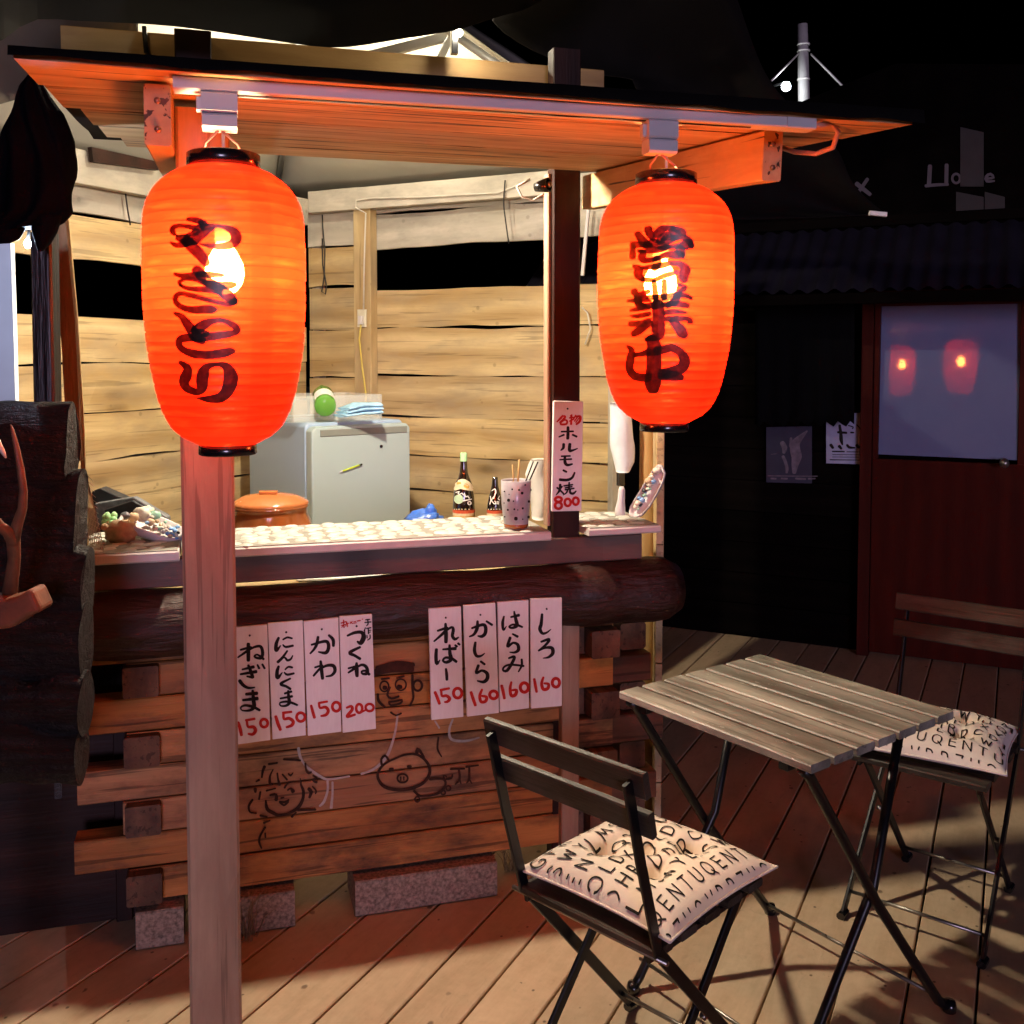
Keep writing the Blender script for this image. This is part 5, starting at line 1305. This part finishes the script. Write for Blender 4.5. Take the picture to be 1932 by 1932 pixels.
bottle(875, 868, 985, 3.42, [(6.0, 858), (6.2, 868), (6.4, 874), (8, 892), (10.5, 900), (14.5, 909), (17.5, 921), (20, 938), (21, 960), (21, 988)], 'tall dark sauce bottle with mint green cap behind the counter',
       ('cap_green', (854, 870, 6.6)), [(960, 966, 'label_red'), (966, 971, 'label_cream'), (971, 990, 'label_yellow')],
       [([[(215,700,60),(300,650,110),(400,670,110),(490,720,40)],[(270,580,40),(350,575,60),(430,620,60),(490,680,40)],[(250,640,90),(340,620,130),(420,650,130)]], 'label_cream', .0009),
        ([[(262,620,60),(290,620,60)],[(380,650,70),(420,670,60)]], 'label_yellow', .0013),
        ([ring(272,868,38,36,76)], 'label_green', .0009),([ring(445,930,26,24,18),[(225,760,16),(280,745,16),(262,775,20),(290,790,16),(325,770,18),(345,800,18),(365,780,18),(385,830,18),(420,820,16),(440,855,16)],[(340,895,20),(420,880,18),(480,868,14)]], 'paper_white', .0012),
        ([[(200,1030,14),(210,1030,14)],[(235,1030,14),(245,1030,14)],[(270,1030,14),(285,1030,14)],[(315,1030,14),(330,1030,14)],[(370,1030,14),(390,1030,14)],[(430,1030,14),(445,1030,14)]], 'label_cream', .0013)], C7)
bottle(934, 910, 985, 3.40, [(5.2, 900), (5.4, 904), (6.4, 916), (8.5, 926), (12, 938), (14.5, 950), (15.6, 960), (16, 988)], 'short dark sauce bottle with yellow cap beside the dotted cup',
       ('label_yellow', (902, 909, 4.8)), [(961, 967, 'label_red'), (967, 971, 'label_cream'), (971, 990, 'label_yellow')],
       [([[(800,735,10),(850,705,20),(868,760,22),(850,800,18),(830,860,14)],[(775,820,12),(790,880,16),(770,945,14)],[(830,830,14),(800,890,14),(840,940,16)],[(850,900,14),(870,920,14),(850,945,14),(880,940,12)],[(890,905,12),(895,945,12)],[(915,905,12),(908,950,12)],[(930,815,10),(905,860,12),(930,880,10)]], 'paper_white', .0012),
        ([[(745,1030,14),(752,1030,14)],[(785,1030,14),(798,1030,14)],[(830,1030,14),(845,1030,14)],[(878,1030,14),(892,1030,14)],[(920,1030,14),(935,1030,14)]], 'label_cream', .0013)], C7)
# dotted cup with skewers
cpY = 2.80; cp = at_y(973.5, 950, cpY); ck = cpY / FPX; cz = lambda y: at_y(973.5, y, cpY).z
cz0 = 1.026
cup = thing('dotted_cup', 'grey ceramic cup with dark dots holding skewers on the counter', 'cup', (cp.x, cp.y, cz0))
ctop = cz(906)
ctab = [(cz0, 22.4 * ck), (cz0 + .012, 23.6 * ck), ((cz0 + ctop) / 2, 27.4 * ck), (ctop, 28.8 * ck)]
mb = MB(); mb.lathe([(.001, cz0 + .004), (22 * ck, cz0 + .004)] + [(r, z) for z, r in ctab[1:]] + [(27.6 * ck, ctop + .001), (26.4 * ck, ctop - .002), (24 * ck, cz0 + .05), (.001, cz0 + .03)], (cp.x, cp.y, 0), 36); obj('body', mb, M['cup'], cup)
mb = MB(); mb.lathe([(21.5 * ck, cz0), (23.2 * ck, cz0 + .002), (23.8 * ck, cz0 + .011), (23 * ck, cz0 + .012)], (cp.x, cp.y, 0), 30); obj('base_ring', mb, M['clay'], cup)
plc = on_lathe(cp.x, cp.y, interp(ctab))
dots = []
for (x, y, r) in ((1072,885,40),(1060,1040,26),(1290,770,36),(1240,720,26),(1300,1015,28),(1400,905,32),(1440,720,26),(1395,1155,34),(1190,1180,48),(1130,710,22),(1165,1030,24),(1005,745,20),(1000,930,16),(1010,1150,20),(1080,790,14),(1340,640,20),(1220,1040,16),(1300,1190,18),(1150,900,18)):
    dots.append([(x - r * .12, y, r * 1.3), (x + r * .12, y, r * 1.3)])
mb = MB(); brush(mb, dots, lambda x, y, l: plc(*C7(x, y), .0012 + l), 6); obj('dots', mb, M['ink'], cup)
for (x0, y0, x1, y1, m) in ((1132, 315, 1152, 590, 'bamboo'), (1245, 232, 1222, 590, 'bamboo'), (1470, 262, 1345, 590, 'stained'), (1543, 268, 1400, 590, 'stained')):
    a, b = at_y(*C7(x0, y0), cpY - .005), at_y(*C7(x1, y1), cpY)
    mb = MB(); mb.tube([a, b, b + (b - a) * .4], .0022 if x0 != 1245 else .003, 6)
    obj('skewer', mb, M[m], None, label={1132: 'thin pale skewer at the left in the dotted cup', 1245: 'thick pale bamboo skewer standing upright in the dotted cup', 1470: 'dark skewer leaning right in the dotted cup, nearer the middle', 1543: 'dark skewer leaning furthest right in the dotted cup'}[x0], cat='skewer', group='skewers in the dotted cup')
# paper bag behind the cup, blue bag, counter end things
mb = MB(); r3 = lambda y, x0, x1, th: (at_y(*C7(x0, y), 3.3), at_y(*C7(x1, y), 3.3), th)
loft(mb, [r3(1205, 1450, 1720, .09), r3(1000, 1440, 1720, .10), r3(700, 1380, 1720, .10), r3(500, 1330, 1725, .10), r3(330, 1390, 1725, .08), r3(232, 1440, 1700, .03)], 18, .005, 5, True, Vector((0, 1, 0)))
obj('paper_bag', mb, M['paper_white'], None, label='crumpled white paper bag behind the dotted cup', cat='bag')
mb = MB(); c = at_y(800, 975, 3.3); mb.blob(c - Z * .01, .055, .05, .030, .6, 2.4, 22, 14, 3.0); mb.blob(at_y(812, 966, 3.3) - Z * .005, .02, .02, .03, .5, 3, 14, 10, 1.0)
obj('blue_bag', mb, M['blue_bag'], None, label='crumpled blue plastic bag beside the fridge', cat='bag')
rb3 = lambda y, x0, x1, th: (at_y(x0, y, 3.2), at_y(x1, y, 3.2), th)
pbg = thing('plastic_bag', 'white plastic bag hanging at the right end of the stall', 'bag', at_y(1175, 890, 3.2))
mb = MB(); loft(mb, [rb3(760, 1150, 1176, .03), rb3(790, 1151, 1194, .06), rb3(840, 1154, 1200, .08), rb3(875, 1160, 1199, .07), rb3(891, 1164, 1190, .04)], 18, .007, 8, True, Vector((0, 1, 0))); obj('bag', mb, M['bag'], pbg)
mb = MB(); mb.bar(at_y(1171, 892, 3.21), at_y(1171, 916, 3.21), .022, .02, N); obj('clip', mb, M['black_plastic'], pbg)
a, b = at_y(1173, 918, 3.02), at_y(1170, 984, 3.02)
mb = MB(); mb.tube([(b.x, b.y, 1.018), (b.x, b.y, 1.04), b + (a - b) * .6, a + Z * -.01, a], [.016, .0155, .011, .010, .006], 14)
obj('white_lighter', mb, M['white_plastic'], None, label='slim white gas lighter standing at the right counter end', cat='lighter')
# shell dishes
def dish(name, rimpts, Y0, dy, deep, label, shells, group):
    """boat shaped dish: rim outline in the picture, tilted towards us"""
    rim = [at_y(x, y, Y0 + dy * t) for (x, y, t) in rimpts]
    c = sum(rim, Vector((0, 0, 0))) / len(rim)
    nn = Vector((0, 0, 0))
    for a, b in zip(rim, rim[1:] + rim[:1]): nn += (a - c).cross(b - c)
    nn.normalize()
    if nn.dot(CAM - c) < 0: nn = -nn
    root = thing(name, label, 'dish', c - nn * deep, group)
    mb = MB(); m = len(rim); vs = []
    for (sc, dz) in ((1.0, 0), (.97, .006), (.90, .004), (.84, -deep * .4), (.80, -deep * .45)): vs += [c + (p - c) * sc + nn * dz for p in rim]
    vs += [c + (p - c) * .98 - nn * deep * .5 for p in rim] + [c + (p - c) * .8 - nn * deep for p in rim]
    fs = [(i * m + k, i * m + (k + 1) % m, (i + 1) * m + (k + 1) % m, (i + 1) * m + k) for i in range(4) for k in range(m)] + [tuple(4 * m + k for k in range(m))]
    fs += [(k, 5 * m + k, 5 * m + (k + 1) % m, (k + 1) % m) for k in range(m)] + [(5 * m + k, 6 * m + k, 6 * m + (k + 1) % m, 5 * m + (k + 1) % m) for k in range(m)] + [tuple(6 * m + k for k in range(m - 1, -1, -1))]
    mb.add(vs, fs, None, True); obj('tray', mb, M['edge_board'], root)
    for i, (x, y, r, mt, am) in enumerate(shells):
        p = at_plane(x, y, c + nn * .004, nn); r2 = r * Y0 / FPX
        mb = MB(); mb.blob(p, r2, r2 * .8, r2 * .75, am, 2.6, 12, 8, i * 1.7); obj('shell', mb, M[mt], root)
    return root
random.seed(21)
sh = [(268, 968, 16, 'shell', .5), (252, 975, 11, 'shell_tan', .5), (278, 963, 11, 'shell', .5), (293, 972, 12, 'shell_green', .3), (284, 985, 9, 'shell_tan', .4), (236, 973, 10, 'greytray', .3)]
for i in range(26):
    t = random.random(); x = 282 + 52 * t + random.uniform(-6, 6); y = 984 + 22 * t + random.uniform(-11, 11)
    sh.append((x, y, random.uniform(3, 5.5), random.choice(['shell', 'shell', 'shell', 'shell_tan', 'shell_blue', 'darkbox', 'shell_green']), .4))
for i in range(7): sh.append((322 + random.uniform(-8, 14), 1003 + random.uniform(-8, 8), 5, 'shell_blue', .4))
dish('shell_dish', [(218, 984, 0), (226, 976, .2), (250, 972, .5), (280, 970, .8), (310, 980, 1), (336, 992, 1), (350, 1001, .8), (349, 1012, .5), (338, 1020, .3), (318, 1020, .1), (296, 1012, 0), (270, 1003, 0), (240, 993, 0)], 2.60, .10, .022,
     'boat shaped white dish of seashells tilted on the left counter', sh, 'shell dishes')
sh2 = []
for i in range(22):
    t = random.random(); sh2.append((1238 - 42 * t + random.uniform(-6, 5), 892 + 74 * t + random.uniform(-5, 5), random.uniform(3, 6), random.choice(['shell', 'shell', 'shell_tan', 'shell_green', 'shell_blue', 'darkbox']), .4))
sh2 += [(1240, 888, 9, 'shell', .4), (1224, 908, 9, 'shell_tan', .5), (1204, 950, 8, 'shell', .4)]
dish('shell_dish', [(1250, 878, .4), (1256, 892, .4), (1252, 908, .3), (1240, 932, .2), (1226, 956, .1), (1210, 974, 0), (1196, 979, 0), (1186, 972, .2), (1188, 958, .4), (1200, 938, .5), (1216, 912, .6), (1232, 886, .6), (1242, 876, .5)], 3.00, .06, .02,
     'boat shaped white dish of seashells propped upright on the right counter', sh2, 'shell dishes')
p = at_y(228, 1003, 2.60)
mb = MB(); mb.blob(Vector((p.x, p.y, 1.047)), .040, .032, .030, .35, 3, 22, 14, 4.0)
for k in range(6): mb.blob(Vector((p.x - .036 + .006 * k, p.y - .012, 1.062 - .005 * k)), .010, .010, .010, .3, 2, 8, 6, k)
obj('conch_shell', mb, M['shell_tan'], None, label='lumpy tan conch shell under the tilted dish on the left counter', cat='shell')
p = at_y(206, 980, 2.66); lf = thing('succulent', 'small green succulent behind the tan conch on the left counter', 'plant', (p.x, p.y, 1.017))
for k in range(9):
    mb = MB(); a = k * 2.4; mb.blob(p + Vector((.012 * cos(a), .012 * sin(a), .010 * sin(k))), .009, .009, .010, .2, 2, 8, 6, k); obj('leaf', mb, M['cap_green'], lf)
mb = MB(); mb.tube([(p.x, p.y, 1.012), (p.x, p.y, p.z)], .008, 8); obj('stem', mb, M['shell_tan'], lf)
# dark grill trays behind the left counter
gt = thing('grill_tray', 'dark metal grill trays stacked behind the left counter', 'grill', at_y(240, 980, 2.95))
for poly, m, th in (([(172, 928), (188, 921), (308, 974), (312, 982), (300, 986), (176, 960)], 'darkbox', .05), ([(178, 950), (252, 938), (316, 976), (316, 1004), (190, 1004), (180, 990)], 'greytray', .03), ([(196, 962), (250, 944), (296, 972), (270, 984), (210, 990)], 'darkbox', .01)):
    Y = 2.95 - .03 * (m == 'greytray') - .045 * (th == .01)
    mb = MB(); mb.slab([at_y(x, y, Y) for x, y in poly], Vector((0, th, 0))); bevel(obj('tray', mb, M[m], gt), .003)
# plastic net
nt = MB(); Yn = 2.50
for k in range(8):
    t = k / 7; nt.tube([at_y(160 + 8 * t, 890 + 26 * t, Yn), at_y(163 + 18 * t, 960 + 8 * t, Yn - .01), at_y(168 + 28 * t, 1026 + 12 * t, Yn - .02)], .0008, 4)
for k in range(14):
    t = k / 13; nt.tube([at_y(160 + 8 * t, 892 + 134 * t, Yn), at_y(176 + 20 * t, 908 + 132 * t, Yn - .01)], .0007, 4)
obj('plastic_net', nt, M['net'], None, label='stiff white plastic net standing at the left end of the counter', cat='net')
# papers on the shelf seen in the slot below the counter
for poly, m, lab in (([(560, 1078), (720, 1068), (722, 1092), (560, 1096)], 'paper_white', 'white sheet of paper on the shelf seen under the counter'), ([(640, 1076), (664, 1074), (676, 1082), (650, 1086)], 'red', 'small red packet on the shelf seen under the counter')):
    mb = MB(); zz = .824 if m == 'paper_white' else .832
    mb.slab([at_z(x, y, zz) for x, y in poly], Vector((0, 0, .004))); obj('paper_sheet' if m == 'paper_white' else 'packet', mb, M[m], None, label=lab, cat='paper' if m == 'paper_white' else 'packet')
# electrics
so = RW(683, 600, .062)
sk = thing('power_socket', 'ivory power socket on the wall stud with a yellow lead', 'socket', so)
mb = MB(); mb.bar(RW(683, 584, .064), RW(683, 617, .064), .048, .014, -WALLV, .004); obj('plate', mb, M['socket'], sk)
mb = MB(); mb.bar(RW(681, 596, .078), RW(681, 612, .078), .020, .022, -WALLV, .003); obj('plug', mb, M['white_plastic'], sk)
mb = MB(); mb.tube([RW(681, 611, .08), RW(678, 640, .07), RW(683, 690, .07), RW(690, 740, .07), RW(692, 780, .06), RW(694, 830, .05)], .0042, 8)
obj('yellow_lead', mb, M['yellow_cable'], None, label='yellow power lead running down from the wall socket', cat='cable')
mb = MB(); mb.tube([RW(686, 584, .075), RW(687, 500, .07), RW(690, 402, .075), RW(671, 392, .09), RW(672, 378, .085), RW(700, 374, .085), RW(800, 372, .085), RW(940, 364, .085), RW(1000, 340, .08)], .0036, 8)
obj('white_lead', mb, M['white_cable'], None, label='thin white cable clipped along the top plate of the right wall', cat='cable')
def strap(pts, wallf, off, label, r=.0032):
    mb = MB(); mb.tube([wallf(x, y, off) for x, y in pts], r, 6); obj('black_tie', mb, M['black_cable'], None, label=label, cat='tie', group='black ties hanging on the stall walls')
strap([(259, 310), (257, 350), (236, 358), (240, 390), (246, 425)], LW, .035, 'bent black tie hanging on the left wall')
strap([(608, 405), (609, 430), (613, 470), (612, 520), (607, 550), (614, 555), (616, 540), (609, 500), (608, 450)], RW, .03, 'long looped black tie hanging in the wall corner')
strap([(953, 340), (950, 380), (951, 395), (957, 440), (960, 460)], RW, .09, 'straight black tie hanging above the dark gap of the right wall')
strap([(272, 50), (276, 100)], lambda x, y, o: front(x, y, -.08), 0, 'short black tie round the header beam', .006)
cl = at_y(1036, 350, 2.72)
clp = thing('clamp_lamp', 'small black clamp lamp fixed inside the dark post under the roof', 'lamp', cl)
mb = MB(); mb.lathe([(.002, -.02), (.012, -.018), (.016, .0), (.020, .022), (.018, .022)], cl + Vector((-.02, .01, 0)), 16, Vector((1, -.5, .1))); obj('shade', mb, M['black_plastic'], clp)
mb = MB(); mb.blob(cl + Vector((.0, -.004, .002)), .008, .008, .008, .1, 2, 10, 6); obj('bulb', mb, M['bright_metal'], clp)
mb = MB(); mb.tube([at_y(1000, 338, 2.8), at_y(975, 352, 2.8), at_y(985, 372, 2.8), at_y(1005, 378, 2.8), at_y(1026, 366, 2.76)], .003, 6); obj('lead', mb, M['white_cable'], clp)
mb = MB(); mb.tube([RW(1098, 580, .03), RW(1108, 590, .03), RW(1114, 620, .03), RW(1104, 650, .03)], .0035, 6)
obj('grey_cable', mb, M['white_cable'], None, label='short grey cable curving on the wall right of the dark post', cat='cable')
mb = MB(); mb.bar(RW(1110, 395, .06), RW(1099, 520, .06), .014, .012, -WALLV); obj('wall_batten', mb, M['white_plastic'], stall)
# dry grass
random.seed(5)
for (x, y, lab) in ((470, 1770, 'dry grass tuft sprouting by the front post foot'), (965, 1640, 'dry grass tuft at the right end of the footing block')):
    b0 = at_z(x, y, 0); mb = MB()
    for k in range(26):
        a = random.uniform(0, 2 * pi); h = random.uniform(.04, .14); q = b0 + Vector((random.uniform(-.02, .02), random.uniform(-.02, .02), 0)); t = Vector((cos(a), sin(a), 0)) * random.uniform(.01, .06)
        mb.tube([q, q + t * .4 + Z * h * .6, q + t * 1.3 + Z * h], [.0012, .0009, .0003], 4)
    obj('dry_grass', mb, M['straw'], None, label=lab, cat='grass tuft', kind='stuff')

# ================================================================== HOUSE BEHIND ON THE RIGHT
HW = Vector((1.93, 5.0, 0)); HN = -WALLV
HP = lambda x, y, o=0.0: at_plane(x, y, HW + HN * o, HN)
house = thing('house', 'dark timber house with a red glazed door behind the tables', 'house', Vector((HW.x, HW.y, 0)))
def hq(a, z, o=0.0): return HW + WALLW * a + HN * o + Z * z
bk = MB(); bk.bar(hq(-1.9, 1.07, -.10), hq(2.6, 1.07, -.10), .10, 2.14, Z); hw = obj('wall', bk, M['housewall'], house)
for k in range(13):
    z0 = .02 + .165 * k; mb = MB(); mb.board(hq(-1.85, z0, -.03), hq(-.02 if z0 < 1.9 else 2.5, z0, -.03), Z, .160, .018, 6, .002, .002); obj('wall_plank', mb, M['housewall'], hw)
gp = [HP(1380, 300, -.14), HP(1760, 130, -.14), HP(1700, 120, -.14)]
pk = HP(1690, 120, -.16); mb = MB(); mb.slab([hq(-1.6, 2.2, -.16), hq(2.6, 2.2, -.16), hq(2.6, 2.6, -.16), pk, hq(-1.6, 2.5, -.16)], HN * -.1); obj('gable', mb, M['housewall'], house)
# door
d0, d1 = HP(1646, 900, .0), HP(1990, 900, .0); ka, kb = (d0 - HW).dot(WALLW), (d1 - HW).dot(WALLW)
zt0 = HP(1700, 548).z; wl_, wr_ = (HP(1660, 700) - HW).dot(WALLW), (HP(1924, 700) - HW).dot(WALLW); wz1, wz0 = HP(1700, 577).z, HP(1700, 859).z
mb = MB(); mb.bar(hq((ka + kb) / 2, .02, .0), hq((ka + kb) / 2, wz0 - .02, .0), kb - ka, .045, HN); dr = obj('door', mb, M['doorred'], house)
for (a, b, z0, z1) in ((ka, wl_ - .0, wz0 - .019, zt0), (wr_, kb, wz0 - .019, zt0)):
    mb = MB(); mb.bar(hq((a + b) / 2, z0, .0), hq((a + b) / 2, z1, .0), b - a, .045, HN); obj('stile', mb, M['doorred'], dr)
mb = MB(); mb.bar(hq(wl_ + .001, (wz1 + zt0) / 2, .0), hq(wr_ - .001, (wz1 + zt0) / 2, .0), .045, zt0 - wz1, Z); obj('rail', mb, M['doorred'], dr)
mb = MB(); mb.bar(hq(wl_ + .001, (wz0 + wz1) / 2, -.012), hq(wr_ - .001, (wz0 + wz1) / 2, .003), .004, wz1 - wz0, Z - HN * .026, .0005); obj('window_pane', mb, M['window'], dr)
for a in (ka - .03, kb + .03):
    mb = MB(); mb.bar(hq(a, 0, .004), hq(a, zt0 + .04, .004), .055, .07, HN); obj('door_jamb', mb, M['doorred'], house)
hd = HP(1895, 872, .05); mb = MB(); mb.lathe([(.001, 0), (.02, .002), (.02, .01), (.008, .014), (.008, .04), (.022, .05), (.022, .062), (.001, .066)], HP(1895, 872, .022), 16, HN); obj('handle', mb, M['bright_metal'], dr)
# corrugated lean-to roof
a0, a1 = -1.9, 2.5; ze, zw = HP(1600, 548, .45).z, HP(1600, 432, -.02).z
mb = MB(); nrid = 330; vs, fs = [], []
for i in range(nrid + 1):
    a = a0 + (a1 - a0) * i / nrid; w = .010 * sin(i * pi / 3)
    vs += [hq(a - .0, ze + w, .45), hq(a + .0, (ze + zw) / 2 + w, .215), hq(a, zw + w, -.02)]
for i in range(nrid):
    for j in (0, 1):
        k = 3 * i + j; fs.append((k, k + 3, k + 4, k + 1))
mb.add(vs, fs, None, True); rf = obj('corrugated_roof', mb, M['corr'], house)
mb = MB(); mb.bar(hq(a0, ze - .035, .42), hq(a1, ze - .035, .42), .03, .05, Z); obj('eave_beam', mb, M['housewall'], house)
mb = MB(); mb.bar(hq(a0, zw + .03, .0), hq(a1, zw + .03, .0), .02, .05, Z); obj('roof_flashing', mb, M['housewall'], house)
# painted letters on the gable and pale curtain panels in its window
C3 = crop(2040, 0, .52795)
GP = lambda x, y, l=0.0: HP(*C3(x, y), -.155 + l)
mb = MB(); brush(mb, [[(985,1040,26),(1060,1100,22)],[(1046,1014,20),(988,1098,20)]], GP, 14); obj('painted_letter', mb, M['housetext'], house)
mb = MB(); brush(mb, [[(1400,940,24),(1394,1048,24)],[(1494,934,22),(1492,1044,22)],[(1376,1052,18),(1440,1046,18),(1502,1044,14)],ring(1548,1010,22,26,14),[(1588,1035,18),(1592,990,20),(1618,1005,18),(1622,1035,16),(1640,995,20),(1668,1005,18),(1676,1035,16)],[(1712,1012,14),(1760,1005,14),(1742,985,16),(1718,1000,18),(1722,1026,16),(1764,1024,10)]], GP, 14)
obj('painted_lettering', mb, M['housetext'], house)
for (x0, y0, x1, y1) in ((1812, 240, 1856, 352), (1804, 362, 1856, 408), (1858, 362, 1896, 408)):
    mb = MB(); mb.slab([HP(x0, y0, -.158), HP(x1, y0 + 10, -.158), HP(x1, y1, -.158), HP(x0, y1, -.158)], HN * .006); obj('window_curtain', mb, M['curtain'], house)
# door curtain, posters
random.seed(3)
mb = MB(); gr = []
for i in range(10):
    row = []
    for j in range(25):
        u = j / 24; x = 1425 + (1612 - 1425) * u; y = 556 + (800 + 6 * sin(j * 2.1) - 556) * i / 9
        row.append(HP(x, y, .10 + .012 * sin(j * 1.3) * (i / 9)))
    gr.append(row)
obj('door_curtain', sheet(gr, .002), M['noren'], None, label='black cloth curtain hanging under the corrugated roof above the posters', cat='curtain')
def poster(name, quad, m, label):
    root = thing(name, label, 'poster', HP(*quad[3], .0), 'posters on the house wall')
    mb = MB(); mb.slab([HP(x, y, -.004) for x, y in quad], HN * .003); obj('sheet', mb, M[m], root); return root
P4c = crop(2240, 1200, .2381); PZ = lambda x, y, l=0.0: HP(*P4c(x, y), .0005 + l)
ps = poster('wall_poster', [(1446, 806), (1532, 804), (1532, 912), (1446, 910)], 'poster_dark', 'dark poster with pale figures on the house wall, left of the white one')
mb = MB(); brush(mb, [[(720,370,20),(640,450,70),(580,520,110),(570,600,130),(590,690,130),(570,790,90),(560,890,50)],[(520,460,30),(520,560,50)],[(410,520,60),(440,580,70),(430,640,40)],[(420,690,40),(450,760,40),(470,840,40),(465,890,30)],[(270,662,8),(340,655,8)]], PZ, 24); obj('print', mb, M['poster_fig'], ps)
mb = MB(); brush(mb, [[(230,932,10),(540,935,12),(850,937,10)],[(270,965,22),(330,968,20)],[(400,965,22),(470,968,22)],[(580,965,24),(700,972,22)],[(740,968,22),(820,966,18)]], PZ, 24); obj('caption', mb, M['poster_fig'], ps)
ps = poster('wall_poster', [(1559, 783), (1632, 778), (1632, 876), (1559, 874)], 'poster_white', 'pale poster with dark printing on the house wall beside the door')
mb = MB(); brush(mb, [[(1130,300,34),(1145,400,40),(1150,480,46),(1165,540,20)],[(1110,385,30),(1215,392,28)],[(1270,388,22),(1305,390,20)],[(1345,290,14),(1400,360,14),(1412,440,14),(1390,530,14)],[(1240,300,14),(1300,320,14),(1290,340,12)],[(1020,545,40),(1045,580,34)],[(1125,560,40),(1150,590,30)],[(1225,545,30),(1250,575,34),(1320,580,18)],[(1345,550,40),(1375,575,36)],
 [(1040,625,16),(1190,627,16)],[(1220,630,10),(1380,632,10)],[(1040,665,7),(1380,668,7)],[(1040,695,7),(1370,698,7)],[(1010,730,12),(1390,735,9)]], PZ, 20); obj('print', mb, M['ink'], ps)
# pole with a light string behind the roof
pY = 7.0; b, t = at_y(1517, 205, pY), at_y(1514, 46, pY)
pole = thing('tall_pole', 'slim grey pole with guy strings standing behind the roof', 'pole', (b.x, b.y, 0))
mb = MB(); mb.tube([(b.x, b.y, 0), b, t], [.040, .038, .034], 14); obj('shaft', mb, M['pole'], pole)
for y in (84, 96, 150, 194):
    q = at_y(1516, y, pY); mb = MB(); mb.lathe([(.037, -.006), (.042, -.005), (.042, .005), (.037, .006)], q, 14); obj('band', mb, M['white_cable'], pole)
mb = MB(); mb.tube([at_y(1510, 98, pY), at_y(1456, 152, pY - .2)], .006, 6); mb.tube([at_y(1530, 102, pY), at_y(1568, 140, pY - .1), at_y(1597, 170, pY - .2)], .007, 6); obj('guy_string', mb, M['white_cable'], pole)
q = at_y(1483, 163, pY - .16)
lb2 = thing('led_bulb', 'small white LED bulb glowing beside the grey pole', 'bulb', q)
mb = MB(); mb.blob(q, .030, .030, .030, 0, 1, 12, 8); obj('glass', mb, M['led_white'], lb2)
mb = MB(); mb.tube([q + Vector((-.025, 0, .015)), at_y(1474, 158, pY - .16), at_y(1460, 162, pY - .18)], .009, 6); obj('lead', mb, M['black_cable'], lb2)
